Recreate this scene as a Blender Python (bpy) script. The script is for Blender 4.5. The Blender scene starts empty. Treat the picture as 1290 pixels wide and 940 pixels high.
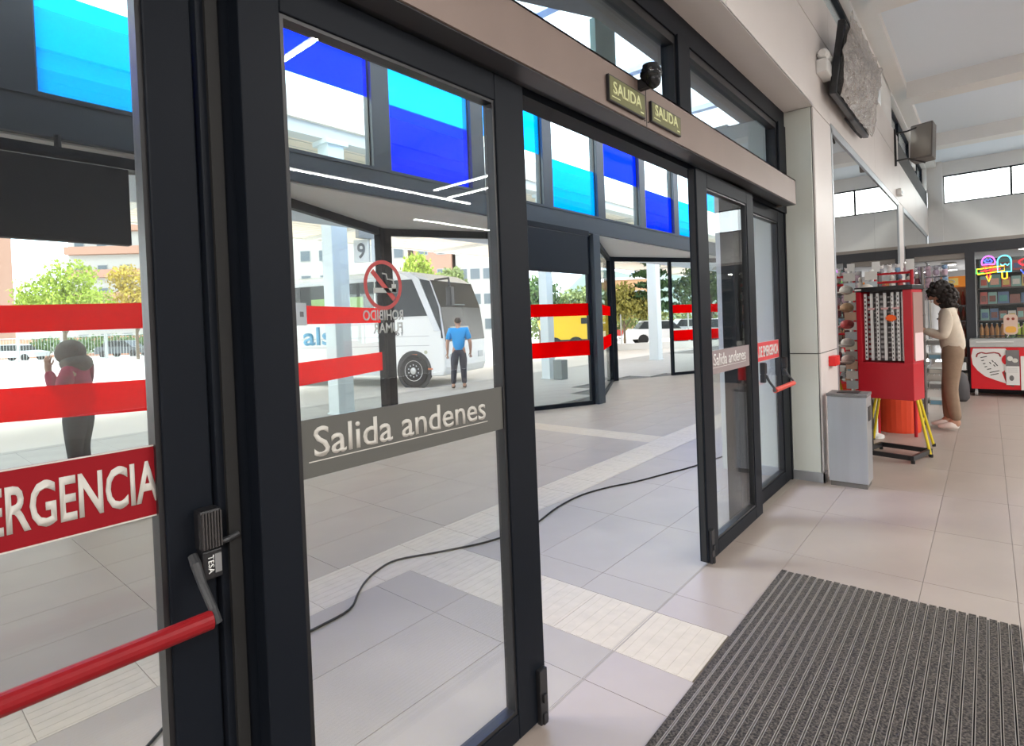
import bpy, bmesh, math, random
from mathutils import Matrix, Vector, Euler
random.seed(7)
PI = math.pi
SC = bpy.context.scene
COL = SC.collection
SC.cycles.transparent_max_bounces = 40
SC.cycles.max_bounces = 7
SC.cycles.diffuse_bounces = 4
SC.cycles.sample_clamp_indirect = 6.0

# ------------------------------------------------------------------ camera
CAM = bpy.data.cameras.new('camera'); CO = bpy.data.objects.new('camera', CAM); COL.objects.link(CO)
YAW, PITCH, ROLL, FPX = 0.7033, -0.0150, 0.0392, 707.9
fwd = Vector((math.cos(YAW)*math.cos(PITCH), math.sin(YAW)*math.cos(PITCH), math.sin(PITCH)))
rgt = Vector((math.sin(YAW), -math.cos(YAW), 0)); dwn = fwd.cross(rgt)
r2 = math.cos(ROLL)*rgt+math.sin(ROLL)*dwn; d2 = -math.sin(ROLL)*rgt+math.cos(ROLL)*dwn
CO.matrix_world = Matrix(((r2.x, -d2.x, -fwd.x, 0), (r2.y, -d2.y, -fwd.y, 0), (r2.z, -d2.z, -fwd.z, 1.5), (0, 0, 0, 1)))
CAM.sensor_width = 36; CAM.lens = FPX/1290*36; CAM.shift_y = -52.85/1290
CAM.clip_start = 0.05; CAM.clip_end = 2000
SC.camera = CO

# ------------------------------------------------------------------ sky, sun, exposure
SC.view_settings.view_transform = 'Standard'; SC.view_settings.look = 'None'
SC.view_settings.gamma = 1; SC.view_settings.use_curve_mapping = False
SC.view_settings.exposure = 0.0
W = bpy.data.worlds.new('sky'); SC.world = W; W.use_nodes = True
nt = W.node_tree; nt.nodes.clear()
wo = nt.nodes.new('ShaderNodeOutputWorld'); bg = nt.nodes.new('ShaderNodeBackground')
tc = nt.nodes.new('ShaderNodeTexCoord'); nz = nt.nodes.new('ShaderNodeTexNoise'); cr = nt.nodes.new('ShaderNodeValToRGB')
nz.inputs['Scale'].default_value = 3.0; nz.inputs['Detail'].default_value = 5
cr.color_ramp.elements[0].position = 0.42; cr.color_ramp.elements[0].color = (0.66, 0.80, 0.97, 1)
cr.color_ramp.elements[1].position = 0.62; cr.color_ramp.elements[1].color = (1.0, 0.985, 0.96, 1)
nt.links.new(tc.outputs['Generated'], nz.inputs['Vector']); nt.links.new(nz.outputs['Fac'], cr.inputs['Fac'])
nt.links.new(cr.outputs['Color'], bg.inputs['Color']); nt.links.new(bg.outputs[0], wo.inputs['Surface'])
SKY_STRENGTH = 5.0
bg.inputs['Strength'].default_value = SKY_STRENGTH
sd = bpy.data.lights.new('sun', 'SUN'); sd.energy = 7.0; sd.angle = 0.35; sd.color = (1, 0.96, 0.9)
so = bpy.data.objects.new('sun', sd); COL.objects.link(so); so.rotation_euler = Euler((math.radians(-38), math.radians(-28), 0))
LAMP_W = 165.0

# ------------------------------------------------------------------ materials
MATS = {}
def mat(name, col, rough=0.5, metal=0.0, noise=0.0, scale=8.0, bump=0.0, emit=0.0, spec=None, stretch=None, bscale=None):
    if name in MATS: return MATS[name]
    m = bpy.data.materials.new(name); m.use_nodes = True
    n = m.node_tree; b = n.nodes['Principled BSDF']
    b.inputs['Base Color'].default_value = (*col, 1); b.inputs['Roughness'].default_value = rough; b.inputs['Metallic'].default_value = metal
    if spec is not None: b.inputs['Specular IOR Level'].default_value = spec
    if emit: b.inputs['Emission Color'].default_value = (*col, 1); b.inputs['Emission Strength'].default_value = emit
    if noise or bump:
        t = n.nodes.new('ShaderNodeTexCoord'); mp = n.nodes.new('ShaderNodeMapping'); x = n.nodes.new('ShaderNodeTexNoise')
        if stretch: mp.inputs['Scale'].default_value = stretch
        x.inputs['Scale'].default_value = scale; x.inputs['Detail'].default_value = 6
        n.links.new(t.outputs['Object'], mp.inputs[0]); n.links.new(mp.outputs[0], x.inputs['Vector'])
        if noise:
            r = n.nodes.new('ShaderNodeValToRGB'); lo = [max(0, c*(1-noise)) for c in col]; hi = [min(1, c*(1+noise)) for c in col]
            r.color_ramp.elements[0].position = .3; r.color_ramp.elements[1].position = .7
            r.color_ramp.elements[0].color = (*lo, 1); r.color_ramp.elements[1].color = (*hi, 1)
            n.links.new(x.outputs['Fac'], r.inputs['Fac']); n.links.new(r.outputs['Color'], b.inputs['Base Color'])
        if bump:
            bp = n.nodes.new('ShaderNodeBump'); bp.inputs['Strength'].default_value = bump; bp.inputs['Distance'].default_value = 0.01
            n.links.new(x.outputs['Fac'], bp.inputs['Height']); n.links.new(bp.outputs[0], b.inputs['Normal'])
    MATS[name] = m; return m

def glass(name, tint=(0.93, 0.97, 0.95), refl=1.0, rough=0.0, haze=0.0):
    m = bpy.data.materials.new(name); m.use_nodes = True; n = m.node_tree; n.nodes.clear()
    o = n.nodes.new('ShaderNodeOutputMaterial'); t = n.nodes.new('ShaderNodeBsdfTransparent'); g = n.nodes.new('ShaderNodeBsdfGlossy')
    t.inputs['Color'].default_value = (*tint, 1); g.inputs['Roughness'].default_value = rough
    f = n.nodes.new('ShaderNodeFresnel'); ge = n.nodes.new('ShaderNodeNewGeometry'); ir = n.nodes.new('ShaderNodeMapRange')
    ir.inputs['To Min'].default_value = 1.45; ir.inputs['To Max'].default_value = 1/1.45      # same reflection from both faces of the pane
    n.links.new(ge.outputs['Backfacing'], ir.inputs['Value']); n.links.new(ir.outputs[0], f.inputs['IOR'])
    k = n.nodes.new('ShaderNodeMath'); k.operation = 'MULTIPLY'; k.inputs[1].default_value = refl; k.use_clamp = True
    x = n.nodes.new('ShaderNodeMixShader'); n.links.new(f.outputs[0], k.inputs[0]); n.links.new(k.outputs[0], x.inputs[0])
    n.links.new(t.outputs[0], x.inputs[1]); n.links.new(g.outputs[0], x.inputs[2])
    out = x
    if haze:
        d = n.nodes.new('ShaderNodeBsdfTranslucent'); d.inputs['Color'].default_value = (*[min(1, c) for c in tint], 1)
        y = n.nodes.new('ShaderNodeMixShader'); y.inputs[0].default_value = haze
        n.links.new(x.outputs[0], y.inputs[1]); n.links.new(d.outputs[0], y.inputs[2]); out = y
    n.links.new(out.outputs[0], o.inputs['Surface']); MATS[name] = m; return m

def vinyl(name, col, through=0.5):
    m = bpy.data.materials.new(name); m.use_nodes = True; n = m.node_tree; n.nodes.clear()
    o = n.nodes.new('ShaderNodeOutputMaterial'); d = n.nodes.new('ShaderNodeBsdfDiffuse'); t = n.nodes.new('ShaderNodeBsdfTranslucent')
    p = n.nodes.new('ShaderNodeBsdfTransparent'); p.inputs['Color'].default_value = (*col, 1)
    for s in (d, t): s.inputs['Color'].default_value = (*col, 1)
    x = n.nodes.new('ShaderNodeMixShader'); x.inputs[0].default_value = through
    y = n.nodes.new('ShaderNodeMixShader'); y.inputs[0].default_value = 0.33
    n.links.new(d.outputs[0], x.inputs[1]); n.links.new(t.outputs[0], x.inputs[2])
    n.links.new(x.outputs[0], y.inputs[1]); n.links.new(p.outputs[0], y.inputs[2])
    n.links.new(y.outputs[0], o.inputs['Surface']); MATS[name] = m; return m

def carpet_mat():
    m = mat('mat_brush', (0.05, 0.045, 0.04), 0.95)
    n = m.node_tree; b = n.nodes['Principled BSDF']
    t = n.nodes.new('ShaderNodeTexCoord'); x = n.nodes.new('ShaderNodeTexNoise'); x.inputs['Scale'].default_value = 110; x.inputs['Detail'].default_value = 4
    r = n.nodes.new('ShaderNodeValToRGB'); r.color_ramp.elements[0].position = .38; r.color_ramp.elements[1].position = .72
    r.color_ramp.elements[0].color = (0.011, 0.009, 0.008, 1); r.color_ramp.elements[1].color = (0.135, 0.112, 0.094, 1)
    bp = n.nodes.new('ShaderNodeBump'); bp.inputs['Strength'].default_value = .9; bp.inputs['Distance'].default_value = .004
    n.links.new(t.outputs['Object'], x.inputs['Vector']); n.links.new(x.outputs['Fac'], r.inputs['Fac'])
    n.links.new(r.outputs['Color'], b.inputs['Base Color']); n.links.new(x.outputs['Fac'], bp.inputs['Height']); n.links.new(bp.outputs[0], b.inputs['Normal'])
    return m

ANTH = mat('anthracite_aluminium', (0.007, 0.0095, 0.0145), 0.5, 0.0, spec=.15)
ANTHL = mat('anthracite_steel', (0.030, 0.040, 0.052), 0.42, 0.0, spec=.4)
BLACK = mat('black_plastic', (0.012, 0.012, 0.014), 0.4)
RUBBER = mat('black_rubber', (0.01, 0.01, 0.01), 0.7)
FASCIA = mat('header_fascia', (0.235, 0.175, 0.148), 0.42, 0.2, noise=.05, scale=4)
CLAD = mat('cladding', (0.78, 0.73, 0.70), 0.42, noise=.02, scale=2)
CLADJ = mat('cladding_green', (0.66, 0.69, 0.63), 0.42, noise=.02, scale=2)
CORE = mat('joint_dark', (0.08, 0.08, 0.08), 0.8)
WHITE = mat('white_paint', (0.80, 0.79, 0.77), 0.6, noise=.015, scale=3)
WHITEB = mat('white_ceiling', (0.80, 0.87, 0.95), 0.7)
CEILG = mat('grey_soffit', (0.13, 0.13, 0.125), 0.7)
TILEH = mat('hall_tile', (0.36, 0.30, 0.262), 0.36, noise=.05, scale=2.5, bump=.02)
TILEV = mat('vestibule_tile', (0.355, 0.312, 0.268), 0.45, noise=.06, scale=2.2, bump=.02)
TILEJ = mat('tile_joint', (0.30, 0.262, 0.235), 0.8)
TACT = mat('tactile_tile', (0.53, 0.465, 0.375), 0.65, noise=.06, scale=14, bump=.15)
PLAZA = mat('plaza_slab', (0.40, 0.39, 0.37), 0.6, noise=.07, scale=3, bump=.1)
PLAZAJ = mat('plaza_joint', (0.17, 0.165, 0.155), 0.9)
ROAD = mat('pale_asphalt', (0.60, 0.58, 0.55), 0.9, noise=.06, scale=.6)
ALU = mat('mat_aluminium', (0.38, 0.345, 0.31), 0.5, .3)
STEEL = mat('brushed_steel', (0.50, 0.53, 0.56), 0.36, .75, noise=.05, scale=12, stretch=(1, 1, .05))
RED = mat('red_paint', (0.50, 0.006, 0.018), 0.4)
REDBAR = mat('red_bar_paint', (0.26, 0.008, 0.012), 0.4, noise=.08, scale=40, spec=.3)
ORRED = mat('orange_red', (0.80, 0.07, 0.02), 0.45)
YEL = mat('yellow_paint', (0.80, 0.62, 0.02), 0.4)
LETTER = mat('sign_letter', (0.62, 0.60, 0.55), 0.6)
WHT = mat('white_plastic', (0.82, 0.82, 0.80), 0.4)
SIGNG = mat('sign_grey', (0.105, 0.105, 0.095), 0.5)
SIGNR = mat('sign_red', (0.27, 0.006, 0.012), 0.6, spec=.2)
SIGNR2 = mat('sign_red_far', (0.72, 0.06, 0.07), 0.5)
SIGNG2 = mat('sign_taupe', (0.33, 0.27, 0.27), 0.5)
EXITG = mat('exit_sign_olive', (0.155, 0.155, 0.055), 0.5)
EXITL = mat('exit_sign_letter', (0.72, 0.74, 0.40), 0.6)
GLEAF = glass('glass_leaf', (0.97, 0.985, 0.975), 1.0)
GOUT = glass('glass_outer', (0.95, 0.98, 0.97), .8)
GUP = glass('glass_upper', (0.80, 0.88, 0.90), 1.5)
GSHOP = glass('glass_shop', (0.62, 0.66, 0.66), 2.4)
GKIOSK = glass('glass_kiosk', (0.95, 0.97, 0.97), 1.0)
GBLUE = glass('film_blue', (0.0, 0.13, 1.0), .2, haze=.25)
GCYAN = glass('film_cyan', (0.0, 0.54, 1.0), .2, haze=.25)
GSKY = glass('added_skylight_diffuser', (0.90, 0.90, 0.90), .6, haze=.6)  # for the added skylight, passes soft light down into the vestibule
GCLEAR = glass('film_clear', (0.93, 0.98, 0.95), .6)
STRIPE = vinyl('red_vinyl', (1.0, 0.004, 0.008), .75)

# ------------------------------------------------------------------ builders
MW = {}
def setp(o, label=None, cat=None, group=None, kind=None):
    if label: o['label'] = label
    if cat: o['category'] = cat
    if group: o['group'] = group
    if kind: o['kind'] = kind
    return o
def thing(name, label, cat, loc=(0, 0, 0), rz=0.0, group=None, kind=None):
    o = bpy.data.objects.new(name, None); COL.objects.link(o); o.location = loc; o.rotation_euler = (0, 0, rz); o.empty_display_size = .1
    MW[o] = Matrix.Translation(loc) @ Matrix.Rotation(rz, 4, 'Z')
    return setp(o, label, cat, group, kind)
def link_mesh(name, me, m, parent=None, world=True, label=None, kind=None):
    o = bpy.data.objects.new(name, me)
    COL.objects.link(o)
    if m is not None:
        for x in (m if isinstance(m, (list, tuple)) else [m]): me.materials.append(x)
    if parent:
        o.parent = parent
        if world and parent in MW: me.transform(MW[parent].inverted())
        MW[o] = MW.get(parent, Matrix())
    else: MW[o] = Matrix()
    return setp(o, label, kind=kind)

ORD = ['first', 'second', 'third', 'fourth', 'fifth', 'sixth', 'seventh', 'eighth', 'ninth', 'tenth', 'eleventh', 'twelfth', 'thirteenth', 'fourteenth', 'fifteenth', 'sixteenth', 'seventeenth', 'eighteenth', 'nineteenth', 'twentieth', 'twenty-first', 'twenty-second', 'twenty-third', 'twenty-fourth', 'twenty-fifth', 'twenty-sixth']
LEV = ['lowest', 'second lowest', 'third lowest', 'fourth lowest', 'fifth lowest', 'highest']
class B:
    def __init__(s): s.v = []; s.f = []; s.mi = []; s.cur = 0; s.T = Matrix()
    def add(s, vs, fs):
        n = len(s.v); s.v += [tuple(s.T @ Vector(v)) for v in vs]
        for f in fs: s.f.append(tuple(i+n for i in f)); s.mi.append(s.cur)
        return s
    def box(s, x0, x1, y0, y1, z0, z1):
        if x0 > x1: x0, x1 = x1, x0
        if y0 > y1: y0, y1 = y1, y0
        if z0 > z1: z0, z1 = z1, z0
        return s.add([(x0, y0, z0), (x1, y0, z0), (x1, y1, z0), (x0, y1, z0), (x0, y0, z1), (x1, y0, z1), (x1, y1, z1), (x0, y1, z1)],
                     [(0, 3, 2, 1), (4, 5, 6, 7), (0, 1, 5, 4), (1, 2, 6, 5), (2, 3, 7, 6), (3, 0, 4, 7)])
    def prism(s, poly, z0, z1):
        a = sum(poly[i][0]*poly[(i+1) % len(poly)][1]-poly[(i+1) % len(poly)][0]*poly[i][1] for i in range(len(poly)))
        if a < 0: poly = poly[::-1]
        n = len(poly)
        return s.add([(p[0], p[1], z0) for p in poly]+[(p[0], p[1], z1) for p in poly],
                     [tuple(range(n))[::-1], tuple(range(n, 2*n))]+[(i, (i+1) % n, n+(i+1) % n, n+i) for i in range(n)])
    def frame_prism(s, poly, o, u, w, t):
        """polygon given in (u,w) coordinates on a plane through o, thickened by t along the normal"""
        o = Vector(o); u = Vector(u).normalized(); w = Vector(w).normalized(); nn = u.cross(w)
        n = len(poly); a = [o+u*p[0]+w*p[1] for p in poly]
        return s.add([tuple(p) for p in a]+[tuple(p+nn*t) for p in a],
                     [tuple(range(n))[::-1], tuple(range(n, 2*n))]+[(i, (i+1) % n, n+(i+1) % n, n+i) for i in range(n)])
    def tube(s, pts, r, seg=8, cap=True, closed=False):
        pts = [Vector(p) for p in pts]; rs = r if isinstance(r, (list, tuple)) else [r]*len(pts)
        vs = []; fs = []; N = len(pts); up = None
        for i, p in enumerate(pts):
            if closed: d = pts[(i+1) % N]-pts[i-1]
            else: d = (pts[min(i+1, N-1)]-pts[max(i-1, 0)])
            d.normalize()
            if up is None: up = Vector((0, 0, 1)) if abs(d.z) < .9 else Vector((1, 0, 0))
            a = d.cross(up)
            if a.length < 1e-4: a = d.orthogonal()
            a.normalize(); b = a.cross(d).normalized(); up = b
            for k in range(seg):
                t = 2*PI*k/seg; vs.append(tuple(p+(a*math.cos(t)+b*math.sin(t))*rs[i]))
        for i in range(N if closed else N-1):
            j = (i+1) % N
            for k in range(seg):
                k2 = (k+1) % seg; fs.append((i*seg+k, i*seg+k2, j*seg+k2, j*seg+k))
        if cap and not closed: fs.append(tuple(range(seg))[::-1]); fs.append(tuple(range((N-1)*seg, N*seg)))
        return s.add(vs, fs)
    def lathe(s, prof, c=(0, 0, 0), seg=20, axis='z'):
        vs = []; fs = []
        for r, h in prof:
            for k in range(seg):
                t = 2*PI*k/seg; a, b = r*math.cos(t), r*math.sin(t)
                p = (a, b, h) if axis == 'z' else ((h, a, b) if axis == 'x' else (b, h, a))
                vs.append((p[0]+c[0], p[1]+c[1], p[2]+c[2]))
        for i in range(len(prof)-1):
            for k in range(seg):
                k2 = (k+1) % seg; fs.append((i*seg+k, i*seg+k2, (i+1)*seg+k2, (i+1)*seg+k))
        fs.append(tuple(range(seg))[::-1]); n = (len(prof)-1)*seg; fs.append(tuple(range(n, n+seg)))
        return s.add(vs, fs)
    def ball(s, c, r, seg=14, rings=8):
        r = r if isinstance(r, (tuple, list)) else (r, r, r)
        vs = [(c[0], c[1], c[2]-r[2])]; fs = []
        for i in range(1, rings):
            ph = -PI/2+PI*i/rings
            for k in range(seg):
                t = 2*PI*k/seg; vs.append((c[0]+r[0]*math.cos(ph)*math.cos(t), c[1]+r[1]*math.cos(ph)*math.sin(t), c[2]+r[2]*math.sin(ph)))
        vs.append((c[0], c[1], c[2]+r[2])); L = len(vs)-1
        for k in range(seg):
            k2 = (k+1) % seg; fs.append((0, 1+k2, 1+k)); fs.append((L, L-seg+k, L-seg+k2))
            for i in range(rings-2): fs.append((1+i*seg+k, 1+i*seg+k2, 1+(i+1)*seg+k2, 1+(i+1)*seg+k))
        return s.add(vs, fs)
    def mesh(s, name='m', smooth=False):
        me = bpy.data.meshes.new(name); me.from_pydata(s.v, [], s.f)
        if any(s.mi): me.polygons.foreach_set('material_index', s.mi)
        if smooth: me.polygons.foreach_set('use_smooth', [True]*len(me.polygons))
        me.update(); return me
    def build(s, name, m, parent=None, world=True, label=None, kind=None, bev=0, smooth=False, cat=None, group=None):
        o = link_mesh(name, s.mesh(name, smooth), m, parent, world, label, kind)
        if cat: o['category'] = cat
        if group: o['group'] = group
        if bev:
            b = o.modifiers.new('bevel', 'BEVEL'); b.width = bev; b.segments = 2; b.limit_method = 'ANGLE'
        return o
def box(*a): return B().box(*a)
def inst(name, me, loc, parent=None, rz=0.0, scale=None):
    o = bpy.data.objects.new(name, me); COL.objects.link(o)
    if parent is not None:
        o.parent = parent
        if parent in MW: loc = MW[parent].inverted() @ Vector(loc)
    o.location = loc; o.rotation_euler = (0, 0, rz)
    if scale: o.scale = scale
    return o
def dup(root, loc=None, label=None, rz=None):
    r = root.copy(); COL.objects.link(r)
    if loc is not None: r.location = loc
    if rz is not None: r.rotation_euler = (0, 0, rz)
    if label: r['label'] = label
    for ch in list(root.children):
        c = ch.copy(); COL.objects.link(c); c.parent = r
        for g in ch.children:
            d = g.copy(); COL.objects.link(d); d.parent = c
    return r
def text_mesh(body, w, h, o, u, up, thick=.0015, bold=0.0, shear=0.0):
    cu = bpy.data.curves.new('t', 'FONT'); cu.body = body; cu.size = 1; cu.offset = bold; cu.resolution_u = 3; cu.extrude = 0; cu.shear = shear
    ob = bpy.data.objects.new('t', cu); COL.objects.link(ob)
    dg = bpy.context.evaluated_depsgraph_get(); me = bpy.data.meshes.new_from_object(ob.evaluated_get(dg))
    bpy.data.objects.remove(ob); bpy.data.curves.remove(cu)
    xs = [v.co.x for v in me.vertices]; ys = [v.co.y for v in me.vertices]
    x0, x1, y0, y1 = min(xs), max(xs), min(ys), max(ys)
    o = Vector(o); u = Vector(u); up = Vector(up); n = u.cross(up).normalized()
    for v in me.vertices: v.co = o+u*((v.co.x-x0)/(x1-x0)*w)+up*((v.co.y-y0)/(y1-y0)*h)
    bm = bmesh.new(); bm.from_mesh(me); bpy.data.meshes.remove(me)
    g = bmesh.ops.extrude_face_region(bm, geom=bm.faces[:])
    for e in g['geom']:
        if isinstance(e, bmesh.types.BMVert): e.co += n*thick
    me = bpy.data.meshes.new('lettering'); bm.to_mesh(me); bm.free(); return me
def text(name, body, m, parent, w, h, o, u, up, **k):
    return link_mesh(name, text_mesh(body, w, h, o, u, up, **k), m, parent)
def F2W(lat, dep): return (math.cos(YAW)*dep+math.sin(YAW)*lat, math.sin(YAW)*dep-math.cos(YAW)*lat)

# ================================================================== SETTING: floors
floor = box(-9, 19, -11, 1.32, -.12, -.006).build('floor', TILEJ, kind='structure')
vfloor = box(-9, 22, 1.32, 5.31, -.12, -.006).build('vestibule_floor', TILEJ, kind='structure')
cache = {}
def tile_mesh(w, d, h, m, key, ridges=0):
    k = (round(w, 3), round(d, 3), key)
    if k in cache: return cache[k]
    b = B(); e = .0012; g = .0012
    x0, x1, y0, y1 = g, w-g, g, d-g
    b.add([(x0, y0, -h), (x1, y0, -h), (x1, y1, -h), (x0, y1, -h), (x0, y0, -e*.4), (x1, y0, -e*.4), (x1, y1, -e*.4), (x0, y1, -e*.4),
           (x0+e, y0+e, 0), (x1-e, y0+e, 0), (x1-e, y1-e, 0), (x0+e, y1-e, 0)],
          [(0, 1, 5, 4), (1, 2, 6, 5), (2, 3, 7, 6), (3, 0, 4, 7), (4, 5, 9, 8), (5, 6, 10, 9), (6, 7, 11, 10), (7, 4, 8, 11), (8, 9, 10, 11)])
    if ridges == 1:
        n = max(3, int(d/.05)); st = d/n
        for i in range(n): b.box(.008, w-.008, st*(i+.28), st*(i+.72), -.001, .0009)
    if ridges == 2:
        n = max(3, int(w/.05)); st = w/n
        for i in range(n): b.box(st*(i+.28), st*(i+.72), .008, d-.008, -.001, .0009)
    me = b.mesh('tile'); me.materials.append(m); cache[k] = me; return me
def frange(a, b, st):
    r = []; x = a
    while x < b-1e-6: r.append(x); x += st
    return r+[b]
def lay(parent, xs, ys, m, key, holes=(), name='tile', ok=None, h=.006, ridges=0, z=0.0, gap=0):
    ys = sorted(set(ys))
    for i in range(len(ys)-1):
        y0, y1 = ys[i], ys[i+1]; row = set(xs); hs = [q for q in holes if q[2] < y1-1e-4 and q[3] > y0+1e-4]
        for q in hs: row |= {q[0], q[1]}
        row = sorted(row)
        for j in range(len(row)-1):
            x0, x1 = row[j], row[j+1]
            if any(q[0] < (x0+x1)/2 < q[1] for q in hs) or x1-x0 < .02: continue
            if ok and not ok(x0, x1, y0, y1): continue
            inst(name, tile_mesh(x1-x0, y1-y0, h, m, key, ridges), (x0, y0, z), parent)
STA = (2.18, 2.60, .955, 2.75)      # tactile strip into the hall
STB = (-3.0, 16.0, 2.75, 3.13)      # tactile strip along the vestibule
STC = (6.15, 6.54, 3.13, 5.31)
MATR = (-1.2, 3.445, -.085, .945)
lay(floor, frange(-1.67, 12.6, .9), [-2.4, -1.5, -.6, -.085, .3, .945, 1.32], TILEH, 'h', holes=[STA, (MATR[0], MATR[1], MATR[2], MATR[3])])
lay(vfloor, frange(-2.57, 15.4, .9), [1.32, 1.77, 2.24, 2.75, 3.13, 3.58, 4.03, 4.48, 4.93, 5.31], TILEV, 'v', holes=[STA, STB, STC])
lay(floor, [2.18, 2.60], [.955, 1.32], TACT, 'ta', name='tactile_tile', ridges=1)
lay(vfloor, [2.18, 2.60], [1.32, 1.66, 2.0, 2.38, 2.75], TACT, 'ta', name='tactile_tile', ridges=1)
lay(vfloor, frange(-.8, 13.6, .40), [2.75, 3.13], TACT, 'tb', name='tactile_tile', ridges=1)
lay(vfloor, [6.15, 6.54], frange(3.13, 5.31, .3634), TACT, 'tc', name='tactile_tile', ridges=2)
box(-6, 12, 1.3145, 1.3185, -.01, .001).build('guide_rail', ALU, vfloor, label='slim steel guide rail let into the floor')
box(-6, 12, 1.3275, 1.3305, -.01, .001).build('guide_rail', ALU, vfloor)

PX, CX, PY, CY, PT = 8.58, 11.86, 5.31, 6.93, 6.63
def zig(x):
    t = (x-1.95) % PT
    return PY+(CY-PY)*(t/3.28 if t < 3.28 else (PT-t)/(PT-3.28))
for k in (-1, 0, 1, 2):
    B().prism([(1.95+PT*(k-0), PY), (1.95+PT*k+3.28, CY), (1.95+PT*(k+1), PY)], -.1, -.001).build('bay_floor_slab', TILEV, vfloor)
plaza = box(-30, 60, 5.31, 10.3, -.5, -.03).build('plaza', PLAZAJ, kind='structure')
box(-30, 60, 10.12, 10.3, -.5, -.002).build('kerb', PLAZA, plaza)
lay(plaza, frange(-2.2, 21.5, .9), frange(5.4, 10.1, .5875), PLAZA, 'pl', name='stone_slab', h=.03, z=-.002,
    ok=lambda a, b, c, d: min(zig(a), 9) <= c+.02 and zig(b) <= c+.02 and zig((a+b)/2) <= c+.02)
road = box(-150, 300, 10.3, 400, -.7, -.2).build('road', ROAD, kind='structure')

# ================================================================== SETTING: hall walls and ceiling
def panels(parent, m, rects, axis, c0, c1, g=.004, name='cladding_panel'):
    for (a, b, z0, z1) in rects:
        if axis == 'y': box(a+g, b-g, c0, c1, z0+g, z1-g).build(name, m, parent, bev=.002)
        else: box(c0, c1, a+g, b-g, z0+g, z1-g).build(name, m, parent, bev=.002)
wr = thing('wall_right', None, None, kind='structure')
box(6.2, 18, 1.135, 1.30, 3.30, 4.40).build('wall_core', CORE, wr)
box(-.9, 6.2, 1.135, 1.30, 3.28, 4.40).build('wall_core', CORE, wr)
box(5.455, 6.17, 1.135, 1.85, 0, 3.28).build('wall_core', CORE, wr)
box(11.52, 12.25, 1.135, 1.3, 0, 3.3).build('wall_core', CORE, wr)
panels(wr, CLAD, [(-2.4, .6, 3.27, 4.0), (.6, 3.35, 3.27, 4.0), (3.35, 6.19, 3.27, 4.0), (6.19, 9.02, 3.30, 4.0), (9.02, 11.85, 3.30, 4.0), (11.85, 14.7, 3.30, 4.0), (14.7, 17.9, 3.3, 4.0),
                  (-2.4, 1.8, 4.0, 4.42), (1.8, 6.19, 4.0, 4.42), (6.19, 9.02, 4.0, 4.42), (9.02, 11.7, 4.0, 4.42)], 'y', 1.12, 1.135)
panels(wr, CLAD, [(5.462, 6.17, 1.125, 3.27), (5.462, 6.17, .0, 1.125), (11.55, 12.22, .0, 3.3)], 'y', 1.12, 1.135)
panels(wr, CLADJ, [(1.135, 1.85, 1.125, 3.27), (1.135, 1.85, .0, 1.125)], 'x', 5.44, 5.455)
box(5.428, 5.44, 1.108, 1.85, 0, .085).build('baseboard', STEEL, wr); box(5.428, 5.56, 1.108, 1.12, 0, .085).build('baseboard', STEEL, wr)
box(-2.4, 5.455, 1.12, 1.5, 3.27, 3.285).build('recess_soffit', CLAD, wr)
box(-2.4, -.78, 1.12, 1.85, 0, 3.27).build('wall_left', CLAD, kind='structure')
box(5.455, 16, 1.85, 2.0, 0, 3.3).build('wall_shop_back', CLADJ, kind='structure')
# upper strip of the hall wall: piers, head and sloped reveal
for a, b in ((-2.4, -2.2), (2.1, 2.6), (9.75, 10.95), (14.5, 14.9), (17.6, 18)):
    box(a, b, 1.12, 1.4, 4.41, 4.97).build('pier', WHITE, wr)
box(-2.4, 18, 1.12, 1.5, 4.95, 5.3).build('wall_head', WHITE, wr)
box(-2.4, 18, .93, 1.12, 4.995, 5.12).build('edge_beam', WHITE, wr)
wc = 0
for a, b in ((-2.2, 2.1), (2.6, 9.75), (10.95, 14.5), (14.9, 17.6)):
    wc += 1
    w = thing('window_%d' % wc, None, None, kind='structure')
    fb = B().box(a, b, 1.2, 1.26, 4.42, 4.46).box(a, b, 1.2, 1.26, 4.91, 4.95)
    n = max(1, round((b-a)/1.8))
    for i in range(n+1):
        x = a+(b-a-.04)*i/n; fb.box(x, x+.04, 1.2, 1.26, 4.42, 4.95)
    fb.build('window_frame', ANTH, w); box(a, b, 1.225, 1.235, 4.44, 4.93).build('pane', GOUT, w)
# shopfront glazing in the wall
for a, b, nm in ((6.19, 11.5, 'window_5'), (12.27, 17.4, 'window_6')):
    w = thing(nm, None, None, kind='structure')
    B().box(a-.03, b+.03, 1.115, 1.16, 3.21, 3.29).box(a-.02, a+.03, 1.115, 1.16, 0, 3.25).box(b-.03, b+.05, 1.115, 1.16, 0, 3.25).box(a, b, 1.115, 1.16, 0, .06).build('window_frame', STEEL, w)
    box(a, b, 1.12, 1.15, 3.225, 3.275).build('gasket', BLACK, w)
    for i in range(2):
        x0 = a+(b-a)*i/2; box(x0+.004, x0+(b-a)/2-.004, 1.128, 1.14, .06, 3.22).build('pane', GSHOP, w)
box(6.2, 17.6, 1.6, 1.66, 0, 3.3).build('wall_behind_glazing', mat('shade_wall', (.45, .46, .43), .8), kind='structure')
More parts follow.
